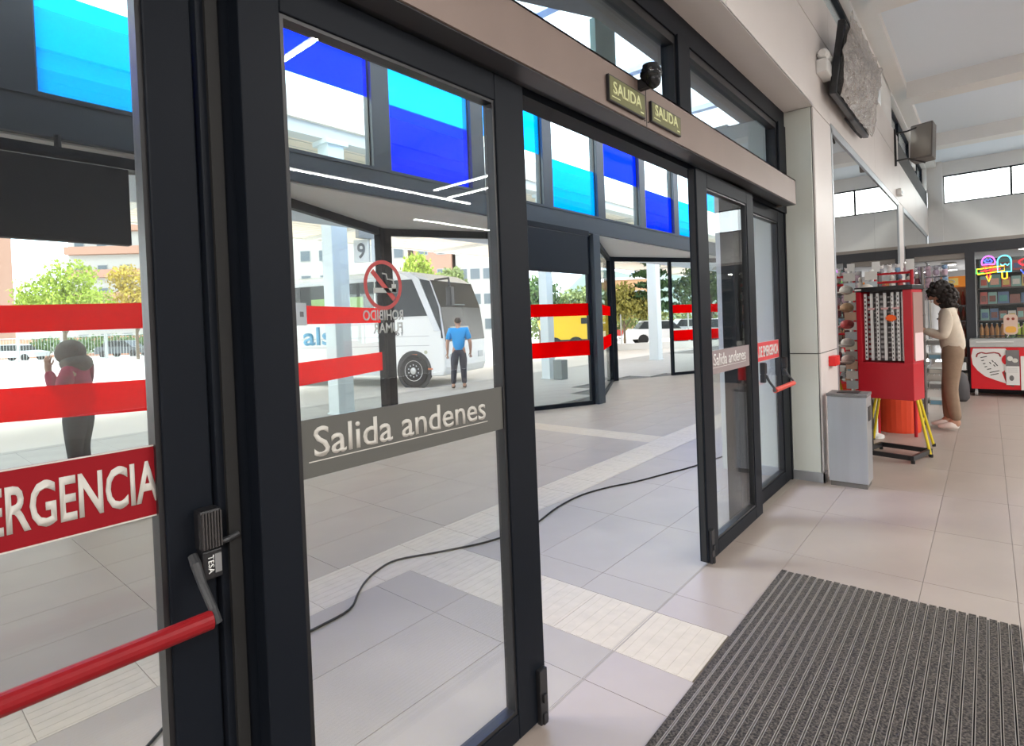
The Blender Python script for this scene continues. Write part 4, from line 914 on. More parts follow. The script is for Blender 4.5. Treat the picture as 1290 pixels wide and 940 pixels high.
# ================================================================== people
def skin(nodes, edges, root, sub=1):
    """nodes: name -> (x,y,z,r) or (x,y,z,(rx,ry)); returns (verts, faces) of a continuous skinned surface"""
    idx = {k: i for i, k in enumerate(nodes)}
    me = bpy.data.meshes.new('sk'); me.from_pydata([n[:3] for n in nodes.values()], [(idx[a], idx[b]) for a, b in edges], [])
    o = bpy.data.objects.new('sk', me); COL.objects.link(o)
    o.modifiers.new('s', 'SKIN'); sm = o.modifiers.new('u', 'SUBSURF'); sm.levels = sub; sm.render_levels = sub
    for i, n in enumerate(nodes.values()):
        r = n[3] if isinstance(n[3], tuple) else (n[3], n[3]); me.skin_vertices[0].data[i].radius = r
    me.skin_vertices[0].data[idx[root]].use_root = True
    dg = bpy.context.evaluated_depsgraph_get(); m2 = bpy.data.meshes.new_from_object(o.evaluated_get(dg))
    bpy.data.objects.remove(o); bpy.data.meshes.remove(me)
    m2.polygons.foreach_set('use_smooth', [True]*len(m2.polygons)); return m2
def chain(ed, *names):
    for a, b_ in zip(names, names[1:]): ed.append((a, b_))
def lerp(a, b_, t): return tuple(a[i]+(b_[i]-a[i])*t for i in range(3))
def add_hand(nd, ed, side, wr, d, curl, s=1.0):
    """palm and five fingers growing from wrist along d; curl = direction fingers bend towards"""
    d = Vector(d).normalized(); c = Vector(curl).normalized(); lat = d.cross(c).normalized()
    w = Vector(wr); pal = w+d*.045*s; kn = w+d*.085*s
    nd[side+'palm'] = (*pal, (.030*s, .018*s)); nd[side+'knuckle'] = (*kn, (.032*s, .014*s)); chain(ed, side+'wr', side+'palm', side+'knuckle')
    for i, (off, ln) in enumerate(((-.027, .070), (-.009, .080), (.009, .076), (.027, .060))):
        p0 = kn+lat*off*s; p1 = p0+(d*.8+c*.25)*ln*.5*s; p2 = p1+(d*.5+c*.75)*ln*.5*s
        for q, p in (('a', p0+d*.012*s), ('b', p1), ('c', p2)): nd['%sf%d%s' % (side, i, q)] = (*p, .0085*s if q != 'c' else .007*s)
        chain(ed, side+'knuckle', '%sf%da' % (side, i), '%sf%db' % (side, i), '%sf%dc' % (side, i))
    t1 = pal-lat*.034*s; t2 = t1+(d*.6-lat*.4+c*.2)*.035*s; t3 = t2+(d*.8+c*.4)*.028*s
    for q, p, r in (('a', t1, .011), ('b', t2, .010), ('c', t3, .008)): nd['%st%s' % (side, q)] = (*p, r*s)
    chain(ed, side+'palm', side+'ta', side+'tb', side+'tc')
def person(label, loc, rz, J, cols, build=1.0, hood=False, hair='short', grip=((0, 0, -1), (1, 0, -.2)), hs=.93):
    """J: joints in a frame facing +x; cols: skin, top, trousers, shoes, hair"""
    t = thing('person', label, 'person', loc, rz); bw = build
    nd = {}; ed = []
    P = J
    jk = P.get('jacket'); nd['pelvis'] = (*P['pelvis'], .142*bw); nd['waist'] = (*lerp(P['pelvis'], P['chest'], .45), .128*bw)
    nd['chest'] = (*P['chest'], .150*bw); nd['neckb'] = (*P['neckb'], (.055, .06)); nd['neck'] = (*P['neck'], .052)
    nd['headb'] = (*lerp(P['neck'], P['head'], .5), (.078, .07)); nd['head'] = (*P['head'], (.098, .078)); nd['crown'] = (*P['crown'], (.075, .065))
    chain(ed, 'pelvis', 'waist', 'chest', 'neckb', 'neck', 'headb', 'head', 'crown')
    hd_ = Vector(P['head']); up = (Vector(P['crown'])-Vector(P['neck'])).normalized(); f = Vector(P.get('face', (1, 0, 0))); f = (f-up*f.dot(up)).normalized(); lt = up.cross(f)
    for nm, p, r in (('chin', hd_+f*.075-up*.085, .026), ('nose', hd_+f*.108-up*.012, .013), ('earL', hd_+lt*.082-up*.01, .014), ('earR', hd_-lt*.082-up*.01, .014)):
        nd[nm] = (*p, r); ed.append(('headb' if nm == 'chin' else 'head', nm))
    for s in 'LR':
        nd[s+'sh'] = (*P[s+'sh'], .062*bw); nd[s+'el'] = (*P[s+'el'], .045); nd[s+'wr'] = (*P[s+'wr'], (.030, .024)); nd[s+'um'] = (*lerp(P[s+'sh'], P[s+'el'], .5), .054*bw); nd[s+'fm'] = (*lerp(P[s+'el'], P[s+'wr'], .4), .042)
        chain(ed, 'chest', s+'sh', s+'um', s+'el', s+'fm', s+'wr')
        g = P.get(s+'grip', grip); add_hand(nd, ed, s, P[s+'wr'], *g, s=hs)
        nd[s+'hip'] = (*P[s+'hip'], .108*bw); nd[s+'th'] = (*lerp(P[s+'hip'], P[s+'kn'], .5), .088*bw); nd[s+'kn'] = (*P[s+'kn'], .058); nd[s+'cf'] = (*lerp(P[s+'kn'], P[s+'an'], .35), .056); nd[s+'an'] = (*P[s+'an'], .038)
        a = Vector(P[s+'an']); tdir = Vector(P.get('toe', (1, 0, 0))); nd[s+'heel'] = (*(a-tdir*.03+Vector((0, 0, -.045))), .032); nd[s+'ball'] = (*(a+tdir*.12+Vector((0, 0, -.05))), (.036, .024)); nd[s+'toe'] = (*(a+tdir*.17+Vector((0, 0, -.055))), .018)
        chain(ed, 'pelvis', s+'hip', s+'th', s+'kn', s+'cf', s+'an', s+'ball', s+'toe'); ed.append((s+'an', s+'heel'))
    thin = dict(nd)
    for q in ['pelvis', 'waist', 'chest']+[s+p for s in 'LR' for p in ('hip', 'th', 'kn', 'cf')]+([] if P.get('short') else ['Lum', 'Rum', 'Lsh', 'Rsh', 'Lfm', 'Rfm', 'Lel', 'Rel']):
        thin[q] = (*nd[q][:3], (nd[q][3][0] if isinstance(nd[q][3], tuple) else nd[q][3])*.78)
    link_mesh('body', skin(thin, ed, 'pelvis'), cols[0], t, world=False)
    def grow(n, k, add): r = n[3] if isinstance(n[3], tuple) else (n[3], n[3]); return (*n[:3], (r[0]*k+add, r[1]*k+add))
    # top
    jn = {}; je = []
    k_ = 1.0 if J.get('jacket') else .93
    jn['hem'] = (*(Vector(P['pelvis'])-Vector((0, 0, .06 if J.get('jacket') else .09))), .158*bw*k_); jn['waist'] = (*nd['waist'][:3], .150*bw*k_); jn['chest'] = (*nd['chest'][:3], .165*bw*k_)
    jn['neckb'] = grow(nd['neckb'], 1.0, .022); chain(je, 'hem', 'waist', 'chest', 'neckb')
    for s in 'LR':
        lst = ['sh', 'um'] if J.get('short') else ['sh', 'um', 'el', 'fm', 'wr']
        for q in lst: jn[s+q] = grow(nd[s+q], 1.08, .016)
        if J.get('short'): e_ = lerp(P[s+'sh'], P[s+'el'], .8); jn[s+'um'] = (*e_, .072)
        else:
            e_ = lerp(P[s+'el'], P[s+'wr'], .9); jn[s+'wr'] = (*e_, .042)
        chain(je, 'chest', *[s+q for q in lst])
    top = link_mesh('jacket' if J.get('jacket') else 'shirt', skin(jn, je, 'hem', 2), cols[1], t, world=False)
    tn = {}; te = []
    tn['pelvis'] = grow(nd['pelvis'], 1.03, .008)
    for s in 'LR':
        for q, k, a in (('hip', 1.04, .012), ('th', 1.05, .014), ('kn', 1.05, .018), ('cf', 1.0, .020), ('an', 1.0, .024)): tn[s+q] = grow(nd[s+q], k, a)
        chain(te, 'pelvis', *[s+q for q in ('hip', 'th', 'kn', 'cf', 'an')])
    tn['top'] = (*lerp(P['pelvis'], P['chest'], .3), .128*bw); te.append(('pelvis', 'top'))
    link_mesh('trousers', skin(tn, te, 'pelvis'), cols[2], t, world=False)
    for s in 'LR':
        a = Vector(P[s+'an']); td = Vector(P.get('toe', (1, 0, 0)))
        sn = {'h': (*(a-td*.04+Vector((0, 0, -.042))), (.045, .046)), 'm': (*(a+td*.05+Vector((0, 0, -.042))), (.045, .046)), 'b': (*(a+td*.13+Vector((0, 0, -.053))), (.048, .034)), 't': (*(a+td*.185+Vector((0, 0, -.06))), (.03, .024)), 'c': (*(a+Vector((0, 0, .0))), .046)}
        link_mesh('shoe', skin(sn, [('h', 'm'), ('m', 'b'), ('b', 't'), ('m', 'c')], 'm'), cols[3], t, world=False)
    # face
    for sg in (-1, 1): B().ball(tuple(hd_+f*.092+lt*.032*sg+up*.012), .009, 8, 6).build('eye', mat('eye_dark', (.03, .02, .02), .2), t, world=False)
    B().ball(tuple(hd_+f*.088-up*.055), (.012, .02, .006), 8, 6).build('mouth', mat('lips', (.4, .13, .12), .5), t, world=False)
    return t, nd, hd_, up, f, lt
SKIN = mat('skin_tan', (.50, .28, .19), .55)
def hair_blob(t, parts, m, jitter, n, r):
    b = B(); q = random.Random(11)
    for c, rad in parts: b.ball(c, rad, 16, 10)
    for i in range(n):
        c, rad = q.choice(parts); a = q.uniform(0, 2*PI); ph = math.asin(q.uniform(-.5, 1))
        p = (c[0]+rad[0]*math.cos(ph)*math.cos(a), c[1]+rad[1]*math.cos(ph)*math.sin(a), c[2]+rad[2]*math.sin(ph)); b.ball(p, q.uniform(.6, 1.1)*r, 6, 4)
    b.build('hair', m, t, world=False, smooth=True)
# woman (frame faces +x, then turned to face the shelves, +y)
JW = dict(pelvis=(0, 0, .96), chest=(.01, 0, 1.30), neckb=(.045, 0, 1.46), neck=(.075, 0, 1.52), head=(.135, 0, 1.635), crown=(.15, 0, 1.71), face=(1, 0, -.55),
          Lsh=(.03, .17, 1.40), Lel=(.07, .22, 1.13), Lwr=(.28, .14, 1.22), Rsh=(.03, -.17, 1.40), Rel=(.05, -.23, 1.12), Rwr=(.26, -.12, 1.18),
          Lhip=(0, .09, .90), Lkn=(.03, .10, .50), Lan=(-.02, .10, .10), Rhip=(0, -.09, .90), Rkn=(.06, -.08, .50), Ran=(.06, -.07, .10), jacket=True,
          Lgrip=((.8, -.3, .4), (0, -.5, .6)), Rgrip=((.8, .3, .4), (0, .5, .6)))
wt, nd, hd_, up, f, lt = person('woman in cream jacket and brown trousers reading beside the display racks', (8.6, .33, 0), math.radians(88), JW,
       (SKIN, mat('cream_cloth', (.62, .54, .44), .9, noise=.06, scale=20, bump=.2), mat('brown_cloth', (.27, .185, .125), .9, noise=.1, scale=12, bump=.2), mat('pale_shoe', (.78, .70, .64), .6), None), .92)
HB = mat('hair_dark', (.018, .012, .010), .7)
hair_blob(wt, [((.105, 0, 1.68), (.125, .115, .115)), ((.05, 0, 1.61), (.10, .12, .12)), ((.03, 0, 1.53), (.08, .10, .08))], HB, .02, 170, .028)
for z, x in ((1.40, .085), (1.34, .10)): B().ball((x+.05, -.10, z), .011, 8, 6).build('button', BLACK, wt, world=False)
mg = thing('magazine', 'white magazine held open by the woman in the cream jacket', 'magazine', (8.6, .72, 1.26), math.radians(88))
b = B(); b.T = Matrix.Rotation(math.radians(-50), 4, 'Y'); b.box(-.10, .12, -.13, .0, 0, .006).box(-.10, .12, .0, .13, 0, .006); b.build('pages', WHT, mg, world=False)
b = B(); b.T = Matrix.Rotation(math.radians(-50), 4, 'Y'); b.box(-.06, .08, -.11, -.02, .006, .008).box(-.02, .09, .02, .11, .006, .008); b.build('page_print', mat('print_pink', (.7, .25, .25), .6), mg, world=False)
# man in blue polo with his back to the doors
JM = dict(pelvis=(0, 0, .93), chest=(0, 0, 1.27), neckb=(.01, 0, 1.42), neck=(.02, 0, 1.48), head=(.03, 0, 1.585), crown=(.025, 0, 1.645), face=(1, 0, 0),
          Lsh=(0, .185, 1.37), Lel=(-.02, .26, 1.08), Lwr=(.06, .27, .84), Rsh=(0, -.185, 1.37), Rel=(-.02, -.27, 1.08), Rwr=(.06, -.27, .85),
          Lhip=(0, .09, .88), Lkn=(.02, .13, .48), Lan=(0, .16, .10), Rhip=(0, -.09, .88), Rkn=(.02, -.09, .48), Ran=(.03, -.10, .10), short=True)
man, nd, hd_, up, f, lt = person('man in bright blue polo shirt standing with his back turned, before the bus door', (9.19, 9.44, 0), math.radians(44), JM,
       (SKIN, mat('blue_polo', (.0, .30, .72), .8), mat('navy_cloth', (.03, .032, .05), .9), mat('dark_shoe', (.05, .03, .025), .5), None), 1.0)
hair_blob(man, [((.0, 0, 1.60), (.088, .078, .075))], mat('hair_short', (.06, .04, .03), .9), .01, 0, .01)
# hooded person
JH = dict(pelvis=(0, 0, .80), chest=(.01, 0, 1.10), neckb=(.03, 0, 1.22), neck=(.05, 0, 1.27), head=(.075, 0, 1.36), crown=(.06, 0, 1.42), face=(1, 0, -.2),
          Lsh=(.0, .17, 1.17), Lel=(.10, .24, .98), Lwr=(.20, .12, 1.22), Rsh=(0, -.17, 1.17), Rel=(.02, -.22, .92), Rwr=(.17, -.12, .90),
          Lhip=(0, .09, .75), Lkn=(.02, .10, .42), Lan=(0, .10, .10), Rhip=(0, -.09, .75), Rkn=(.02, -.09, .42), Ran=(.0, -.10, .10), jacket=True, Lgrip=((.1, -.3, 1), (0, -1, .2)))
hp, nd, hd_, up, f, lt = person('person with grey hood and magenta red jacket holding a hand to the face', (1.50, 7.15, 0), math.radians(150), JH,
       (SKIN, mat('magenta_cloth', (.42, .04, .085), .9, noise=.2, scale=10), mat('charcoal_cloth', (.04, .042, .045), .9), mat('dark_shoe', (.05, .03, .025), .5), None), 1.08)
HDM = mat('hood_grey', (.16, .145, .12), .95, noise=.15, scale=20)
b = B().ball((.045, 0, 1.37), (.135, .125, .135), 18, 10).ball((.0, 0, 1.26), (.14, .16, .10), 16, 8); b.build('hood', HDM, hp, world=False, smooth=True)
t = thing('suitcase', 'dark upright suitcase standing on the plaza right of the hooded person', 'suitcase', (2.55, 7.0, 0), math.radians(20))
box(-.24, .24, -.16, .16, .06, .86).build('shell', mat('suitcase_dark', (.035, .035, .038), .6), t, world=False, bev=.04)
for x in (-.12, .12): B().tube([(x, 0, .84), (x, 0, 1.02)], .01, 6).build('handle_tube', STEEL, t, world=False)
B().tube([(-.12, 0, 1.02), (.12, 0, 1.02)], .016, 6).build('handle', BLACK, t, world=False)
for x in (-.2, .2):
    for y in (-.12, .12): B().lathe([(.03, -.012), (.03, .012)], (x, y, .03), 10, 'y').build('wheel', BLACK, t, world=False)

# ================================================================== outdoors: canopy and columns
cn = thing('canopy', None, None, kind='structure')
box(-12, 50, 8.6, 19.9, 5.02, 5.12).build('canopy_soffit', mat('canopy_cream', (.86, .74, .62), .7), cn)
box(-12, 50, 8.6, 19.95, 5.12, 5.5).build('canopy_deck', WHITE, cn)
box(-12, 50, 19.85, 20.0, 4.98, 5.5).build('fascia', WHITE, cn)
box(-12, 50, 8.68, 8.98, 4.80, 5.03).build('canopy_beam', mat('canopy_grey', (.60, .59, .56), .7), cn)
for i in range(9): x = -8.2+6.55*i; box(x-.1, x+.1, 8.7, 19.8, 4.90, 5.03).build('canopy_rib', mat('canopy_grey', (.60, .59, .56), .7), cn)
for i in range(30): box(-12, 50, 9.3+.36*i, 9.31+.36*i, 5.012, 5.02).build('soffit_joint', mat('canopy_grey', (.60, .59, .56), .7), cn)
COLM = mat('column_pale', (.66, .72, .73), .5)
for i, (x, y, w_, lb) in enumerate(((-1.2, 8.8, .15, 'pale square canopy column at far left of the plaza'), (5.62, 8.8, .16, 'pale blue square canopy column seen through the near sliding door'), (11.8, 8.8, .13, 'pale canopy column seen through the striped glass beside the bin'), (18.35, 8.95, .17, 'white canopy column seen through the farther open doorway'))):
    t = thing('canopy_column', lb, 'column', (x, y, 0))
    box(x-w_, x+w_, y-w_, y+w_, 0, 4.8).build('shaft', COLM, t, bev=.01)
    B().prism([(x-w_-.02, y-w_-.02), (x+w_+.02, y-w_-.02), (x+w_+.02, y+w_+.02), (x-w_-.02, y+w_+.02)], 0, .03).build('base_plate', COLM, t)
    box(x-w_-.06, x+w_+.06, y-w_-.06, y+w_+.06, 4.72, 4.80).build('head_plate', COLM, t)
for x, y, lb in ((13.9, 16.9, 'round canopy lamp nearer the bus front'), (9.3, 15.9, 'round canopy lamp left of the pale blue column'), (3.0, 12.0, 'round canopy lamp above the hooded person')):
    t = thing('canopy_lamp', lb, 'lamp', (x, y, 4.95)); B().lathe([(.45, -.07), (.5, -.03), (.5, .02)], (x, y, 5.0), 24).build('lamp_body', mat('lamp_grey', (.42, .38, .33), .5), t)
t = thing('platform_sign', 'double faced bus bay number sign reading 9 hanging from the canopy', 'sign', (7.0, 9.3, 3.3))
pc = Vector((6.95, 9.6)); 
for sgn in (-1, 1):
    R_ = Matrix.Translation((pc.x, pc.y, 0)) @ Matrix.Rotation(math.radians(-50+sgn*14), 4, 'Z')
    b = B(); b.T = R_; b.box(.02*sgn, .36*sgn, -.03, .03, 2.86, 3.32); b.build('sign_face', WHT, t)
    u = (R_.to_3x3() @ Vector((1, 0, 0))); n_ = (R_.to_3x3() @ Vector((0, -1, 0)))
    o_ = R_ @ Vector((.08 if sgn > 0 else -.28, -.032, 2.93))
    text('digit', '9', mat('digit_grey', (.18, .18, .18), .6), t, .18, .32, o_, tuple(u), UZ, bold=.02)
b = B().box(pc.x-.3, pc.x+.3, pc.y-.06, pc.y+.06, 3.32, 3.62).tube([(pc.x, pc.y, 3.62), (pc.x, pc.y, 5.02)], .03, 8); b.build('hanger_box', mat('lamp_grey2', (.35, .35, .34), .5), t)
t = thing('street_bin', 'square grey concrete bin at the foot of the pale column', 'bin', (11.75, 8.45, 0))
box(11.62, 11.88, 8.25, 8.52, 0, .50).build('bin_body', mat('concrete_grey', (.22, .24, .23), .8), t, bev=.01); box(11.67, 11.83, 8.3, 8.47, .5, .505).build('opening', BLACK, t)

# ================================================================== coach
bus = thing('coach', 'white touring coach with dark windows and blue lettering parked under the canopy', 'bus', (10.40, 11.20, -.2), math.radians(107))
BW = mat('bus_white', (.80, .81, .79), .3); BD = mat('bus_glass', (.022, .026, .026), .2, spec=.25); BG = mat('bus_silver', (.50, .51, .52), .35, .4)
L_, WD, HT = 12.4, 2.5, 3.28
prof = [(.10, .32), (.0, .55), (.02, 1.25), (.14, 2.2), (.42, 2.95), (.9, 3.2), (1.6, HT), (L_-.9, HT), (L_-.25, 3.12), (L_-.02, 2.6), (L_, .6), (L_-.15, .35)]
b = B(); n = len(prof)
b.add([(p[0], 0, p[1]) for p in prof]+[(p[0], -WD, p[1]) for p in prof], [tuple(range(n)), tuple(range(n, 2*n))[::-1]]+[(i, n+i, n+(i+1) % n, (i+1) % n) for i in range(n)])
b.build('coach_body', BW, bus, world=False, bev=.05)
def side_poly(nm, pts, m, y=.0, th=.012, par=None):
    b = B(); n = len(pts); b.add([(p[0], y, p[1]) for p in pts]+[(p[0], y+th, p[1]) for p in pts], [tuple(range(n)), tuple(range(n, 2*n))[::-1]]+[(i, (i+1) % n, n+(i+1) % n, n+i) for i in range(n)])
    return b.build(nm, m, par or bus, world=False)
side_poly('side_glass', [(2.3, 2.02), (2.26, 3.02), (L_-.5, 3.02), (L_-.35, 2.75), (L_-.35, 2.02)], BD, .002, .02)
side_poly('driver_window', [(.42, 1.98), (.98, 3.0), (2.2, 3.02), (2.2, 1.98)], BD, .004, .02)
side_poly('roof_stripe', [(1.5, 3.04), (1.9, 3.14), (L_-.5, 3.14), (L_-.45, 3.04)], BG, .0, .012)
side_poly('slanted_pillar', [(.32, 1.55), (.95, 3.0), (1.35, 3.2), (1.0, 3.2), (.74, 3.02), (.12, 1.55)], BG, .01, .02)
side_poly('front_side_glass', [(.06, 1.35), (.16, 2.2), (.42, 2.93), (.72, 3.0), (.12, 1.55), (.11, 1.35)], BD, .0, .016)
for x in (3.6, 5.0, 6.4, 7.8, 9.2, 10.6): box(x-.03, x+.03, .0, .026, 2.02, 3.0).build('window_divider', BLACK, bus, world=False)
for x in (2.9, 4.3, 5.7, 7.1, 8.5, 9.9): box(x-.26, x+.26, -.01, .026, 2.30, 2.62).build('seat_cover', mat('seat_green', (.30, .50, .16), .7), bus, world=False)
for z in (1.16, 1.42): box(.5, L_-.4, -.01, .006, z, z+.012).build('belt_line', mat('bus_line', (.35, .36, .36), .5), bus, world=False)
for x in (2.0, 3.9, 5.5, 7.1): box(x, x+.012, -.01, .006, .45, 1.16).build('hatch_joint', mat('bus_line', (.35, .36, .36), .5), bus, world=False)
box(1.6, L_-.3, -.02, .004, .33, .48).build('lower_skirt', BG, bus, world=False)
for x in (1.02, 8.9):
    b = B().lathe([(.56, -.02), (.56, .008)], (x, 0, .47), 28, 'y'); b.build('wheel_arch', mat('arch_dark', (.05, .05, .05), .8), bus, world=False)
    wq = B().lathe([(.40, -.28), (.455, -.24), (.47, -.12), (.46, .01), (.42, .03), (.30, .03)], (x, 0, .47), 28, 'y').build('wheel', RUBBER, bus, world=False)
    B().lathe([(.29, .0), (.29, .035), (.24, .02), (.10, .015), (.09, .06), (.02, .065)], (x, 0, .47), 22, 'y').build('hub', mat('hub_silver', (.45, .45, .44), .3, .6), wq, world=False)
    bb = B()
    for k in range(10): a = 2*PI*k/10; bb.lathe([(.018, .02), (.018, .045)], (x+.165*math.sin(a), 0, .47+.165*math.cos(a)), 6, 'y')
    bb.build('wheel_bolt', STEEL, wq, world=False)
BL = mat('bus_blue', (.10, .36, .58), .5)
me = text_mesh('alsa', 1.6, .55, (4.95, .004, 1.24), (-1, 0, 0), UZ, thick=.006, bold=.02)
link_mesh('lettering', me, BL, bus, world=False)
me = text_mesh('VECTIO T', .62, .085, (1.95, .004, 1.46), (-1, 0, 0), UZ, thick=.006, bold=.02); link_mesh('lettering', me, INK, bus, world=False)
B().lathe([(.05, 0), (.05, .012)], (.62, 0, .98), 12, 'y').build('fuel_cap', mat('cap_beige', (.5, .5, .35), .5), bus, world=False)
box(.90, 1.06, 0, .012, .86, .93).build('side_marker', mat('marker_orange', (.6, .16, .05), .4), bus, world=False)
box(.42, .58, 0, .012, .50, .54).build('side_marker', mat('marker_orange', (.6, .16, .05), .4), bus, world=False)
# front face: windscreen, black surround, mirror, lamp
def front_poly(nm, pts, m, off=.012):
    # pts (y, z) on the sloping front profile
    def fx_(z):
        for (x0, z0), (x1, z1) in zip(prof, prof[1:]):
            if z0 <= z <= z1 and z0 != z1: return x0+(x1-x0)*(z-z0)/(z1-z0)
        return .4
    b = B(); n = len(pts); b.add([(fx_(p[1])-off, -p[0], p[1]) for p in pts]+[(fx_(p[1])+.02, -p[0], p[1]) for p in pts], [tuple(range(n))[::-1], tuple(range(n, 2*n))]+[(i, (i+1) % n, n+(i+1) % n, n+i) for i in range(n)])
    return b.build(nm, m, bus, world=False)
for z0, z1 in ((1.25, 2.2), (2.2, 2.95)): front_poly('windscreen', [(.06, z0), (WD-.06, z0), (WD-.06, z1), (.06, z1)], BD)
front_poly('windscreen_view', [(.4, 1.35), (1.5, 1.35), (1.5, 2.3), (.4, 2.3)], mat('bus_glass_pale', (.18, .22, .21), .1), .02)
for y in (.25, WD-.55): front_poly('headlamp', [(y, .72), (y+.3, .72), (y+.3, .9), (y, .9)], mat('lamp_glass', (.6, .62, .62), .1), .02)
B().tube([(.3, -.1, 2.95), (-.25, .12, 2.95), (-.3, .16, 2.7)], .03, 8).build('mirror_arm', BLACK, bus, world=False); box(-.38, -.22, .06, .26, 2.2, 2.72).build('mirror', BLACK, bus, world=False, bev=.03)
for i in range(2): box(L_-.01, L_+.02, -.6-i*1.0, -.2-i*1.0, .8, 1.6).build('rear_vent', mat('bus_line', (.35, .36, .36), .5), bus, world=False)
for i in range(6): box(L_-1.6, L_-.7, 0, .012, .6+i*.09, .64+i*.09).build('side_vent', mat('bus_line', (.35, .36, .36), .5), bus, world=False)

# ================================================================== yellow truck, cars, fence
def far_thing(name, label, cat, lat, dep, z=-.2, turn=0.0, group=None):
    x, y = F2W(lat, dep); return thing(name, label, cat, (x, y, z), YAW-PI/2+turn, group)   # local x to the viewer's right, local y away
t = far_thing('yellow_truck', 'yellow compact works truck parked behind the plaza', 'truck', 3.3, 30)
TY = mat('truck_yellow', (.85, .58, .02), .5)
B().frame_prism([(-1.6, .7), (1.5, .7), (1.9, 1.1), (1.8, 1.9), (.7, 2.15), (-.2, 2.0), (-.9, 2.2), (-1.9, 1.7)], (0, -.8, 0), (1, 0, 0), (0, 0, 1), -1.6).build('tipper_body', TY, t, world=False)
box(-1.7, 1.8, -.75, .75, .5, .72).build('chassis', BLACK, t, world=False)
box(.3, .9, -.83, -.79, 1.5, 1.8).build('cab_window', BD, t, world=False)
for x in (-1.1, 0.0, 1.2): B().lathe([(.2, -.12), (.42, -.1), (.42, .12), (.2, .14)], (x, -.75, .42), 16, 'y').build('wheel', RUBBER, t, world=False)
def car(label, lat, dep, col, turn=0.0):
    t = far_thing('parked_car', label, 'car', lat, dep, turn=turn, group='cars parked beyond the plaza')
    B().frame_prism([(-2.1, .35), (2.1, .35), (2.15, .75), (1.2, .92), (-1.9, .98), (-2.15, .7)], (0, -.85, 0), (1, 0, 0), (0, 0, 1), -1.7).build('car_body', col, t, world=False)
    B().frame_prism([(-1.6, .95), (1.15, .92), (.55, 1.42), (-1.2, 1.45)], (0, -.75, 0), (1, 0, 0), (0, 0, 1), -1.5).build('cabin', BD, t, world=False)
    B().frame_prism([(-1.25, 1.40), (.6, 1.38), (.5, 1.47), (-1.15, 1.49)], (0, -.72, 0), (1, 0, 0), (0, 0, 1), -1.44).build('roof', col, t, world=False)
    for x in (-1.3, 1.3):
        for y in (-.82, .82): B().lathe([(.15, -.1), (.32, -.09), (.32, .09), (.15, .1)], (x, y, .32), 14, 'y').build('wheel', RUBBER, t, world=False)
CG = [mat('car_silver', (.5, .52, .54), .3, .4), mat('car_white', (.8, .8, .8), .3), mat('car_dark', (.06, .07, .08), .3), mat('car_red', (.45, .05, .04), .3)]
car('silver car behind the wire fence at the far left', -44, 50, CG[0]); car('dark car behind the fence right of the hooded person', -34.5, 50, CG[2])
car('white car beyond the farther doorway, left of the column', 9.5, 36, CG[1]); car('silver car beyond the farther doorway', 13, 40, CG[0]); car('white car behind the striped leaf on the right', 12.4, 33, CG[1], .2); car('red car far beyond the plaza', 6.4, 44, CG[3])
fn = far_thing('wire_fence', 'pale metal mesh fence across the far edge of the bus yard', 'fence', -30, 46)
FM = mat('fence_metal', (.42, .44, .43), .5)
for i in range(16):
    x = -32+i*3.6
    b = B().box(x-.04, x+.04, -.04, .04, 0, 2.1).box(x+3.45, x+3.53, -.04, .04, 0, 2.1).box(x, x+3.5, -.03, .03, .12, .18).box(x, x+3.5, -.03, .03, 1.95, 2.02)
    b.build('fence_panel', FM, fn, world=False)
    b = B()
    for k in range(14): b.box(x+.25*k+.1, x+.25*k+.115, -.01, .01, .15, 2.0)
    b.build('fence_mesh', FM, fn, world=False)
w_ = far_thing('brick_wall', 'low red brick wall with white openings behind the fence', 'wall', -34, 56)
box(-22, 14, 0, .3, 0, 1.9).build('wall_body', mat('brick_far', (.50, .24, .15), .9, noise=.15, scale=2), w_, world=False)
for i in range(9): box(-20+i*3.6, -18.4+i*3.6, -.05, .02, .3, 1.5).build('opening', WHT, w_, world=False)
w_ = far_thing('low_barrier', 'pale barrier beyond the right hand doorway', 'barrier', 12, 30)
box(-8, 16, 0, .2, 0, .35).build('barrier_body', mat('barrier_pale', (.62, .60, .56), .9), w_, world=False)
for i in range(14): box(-8+i*1.8, -7.94+i*1.8, 0, .06, .35, 1.9).build('post', FM, w_, world=False)

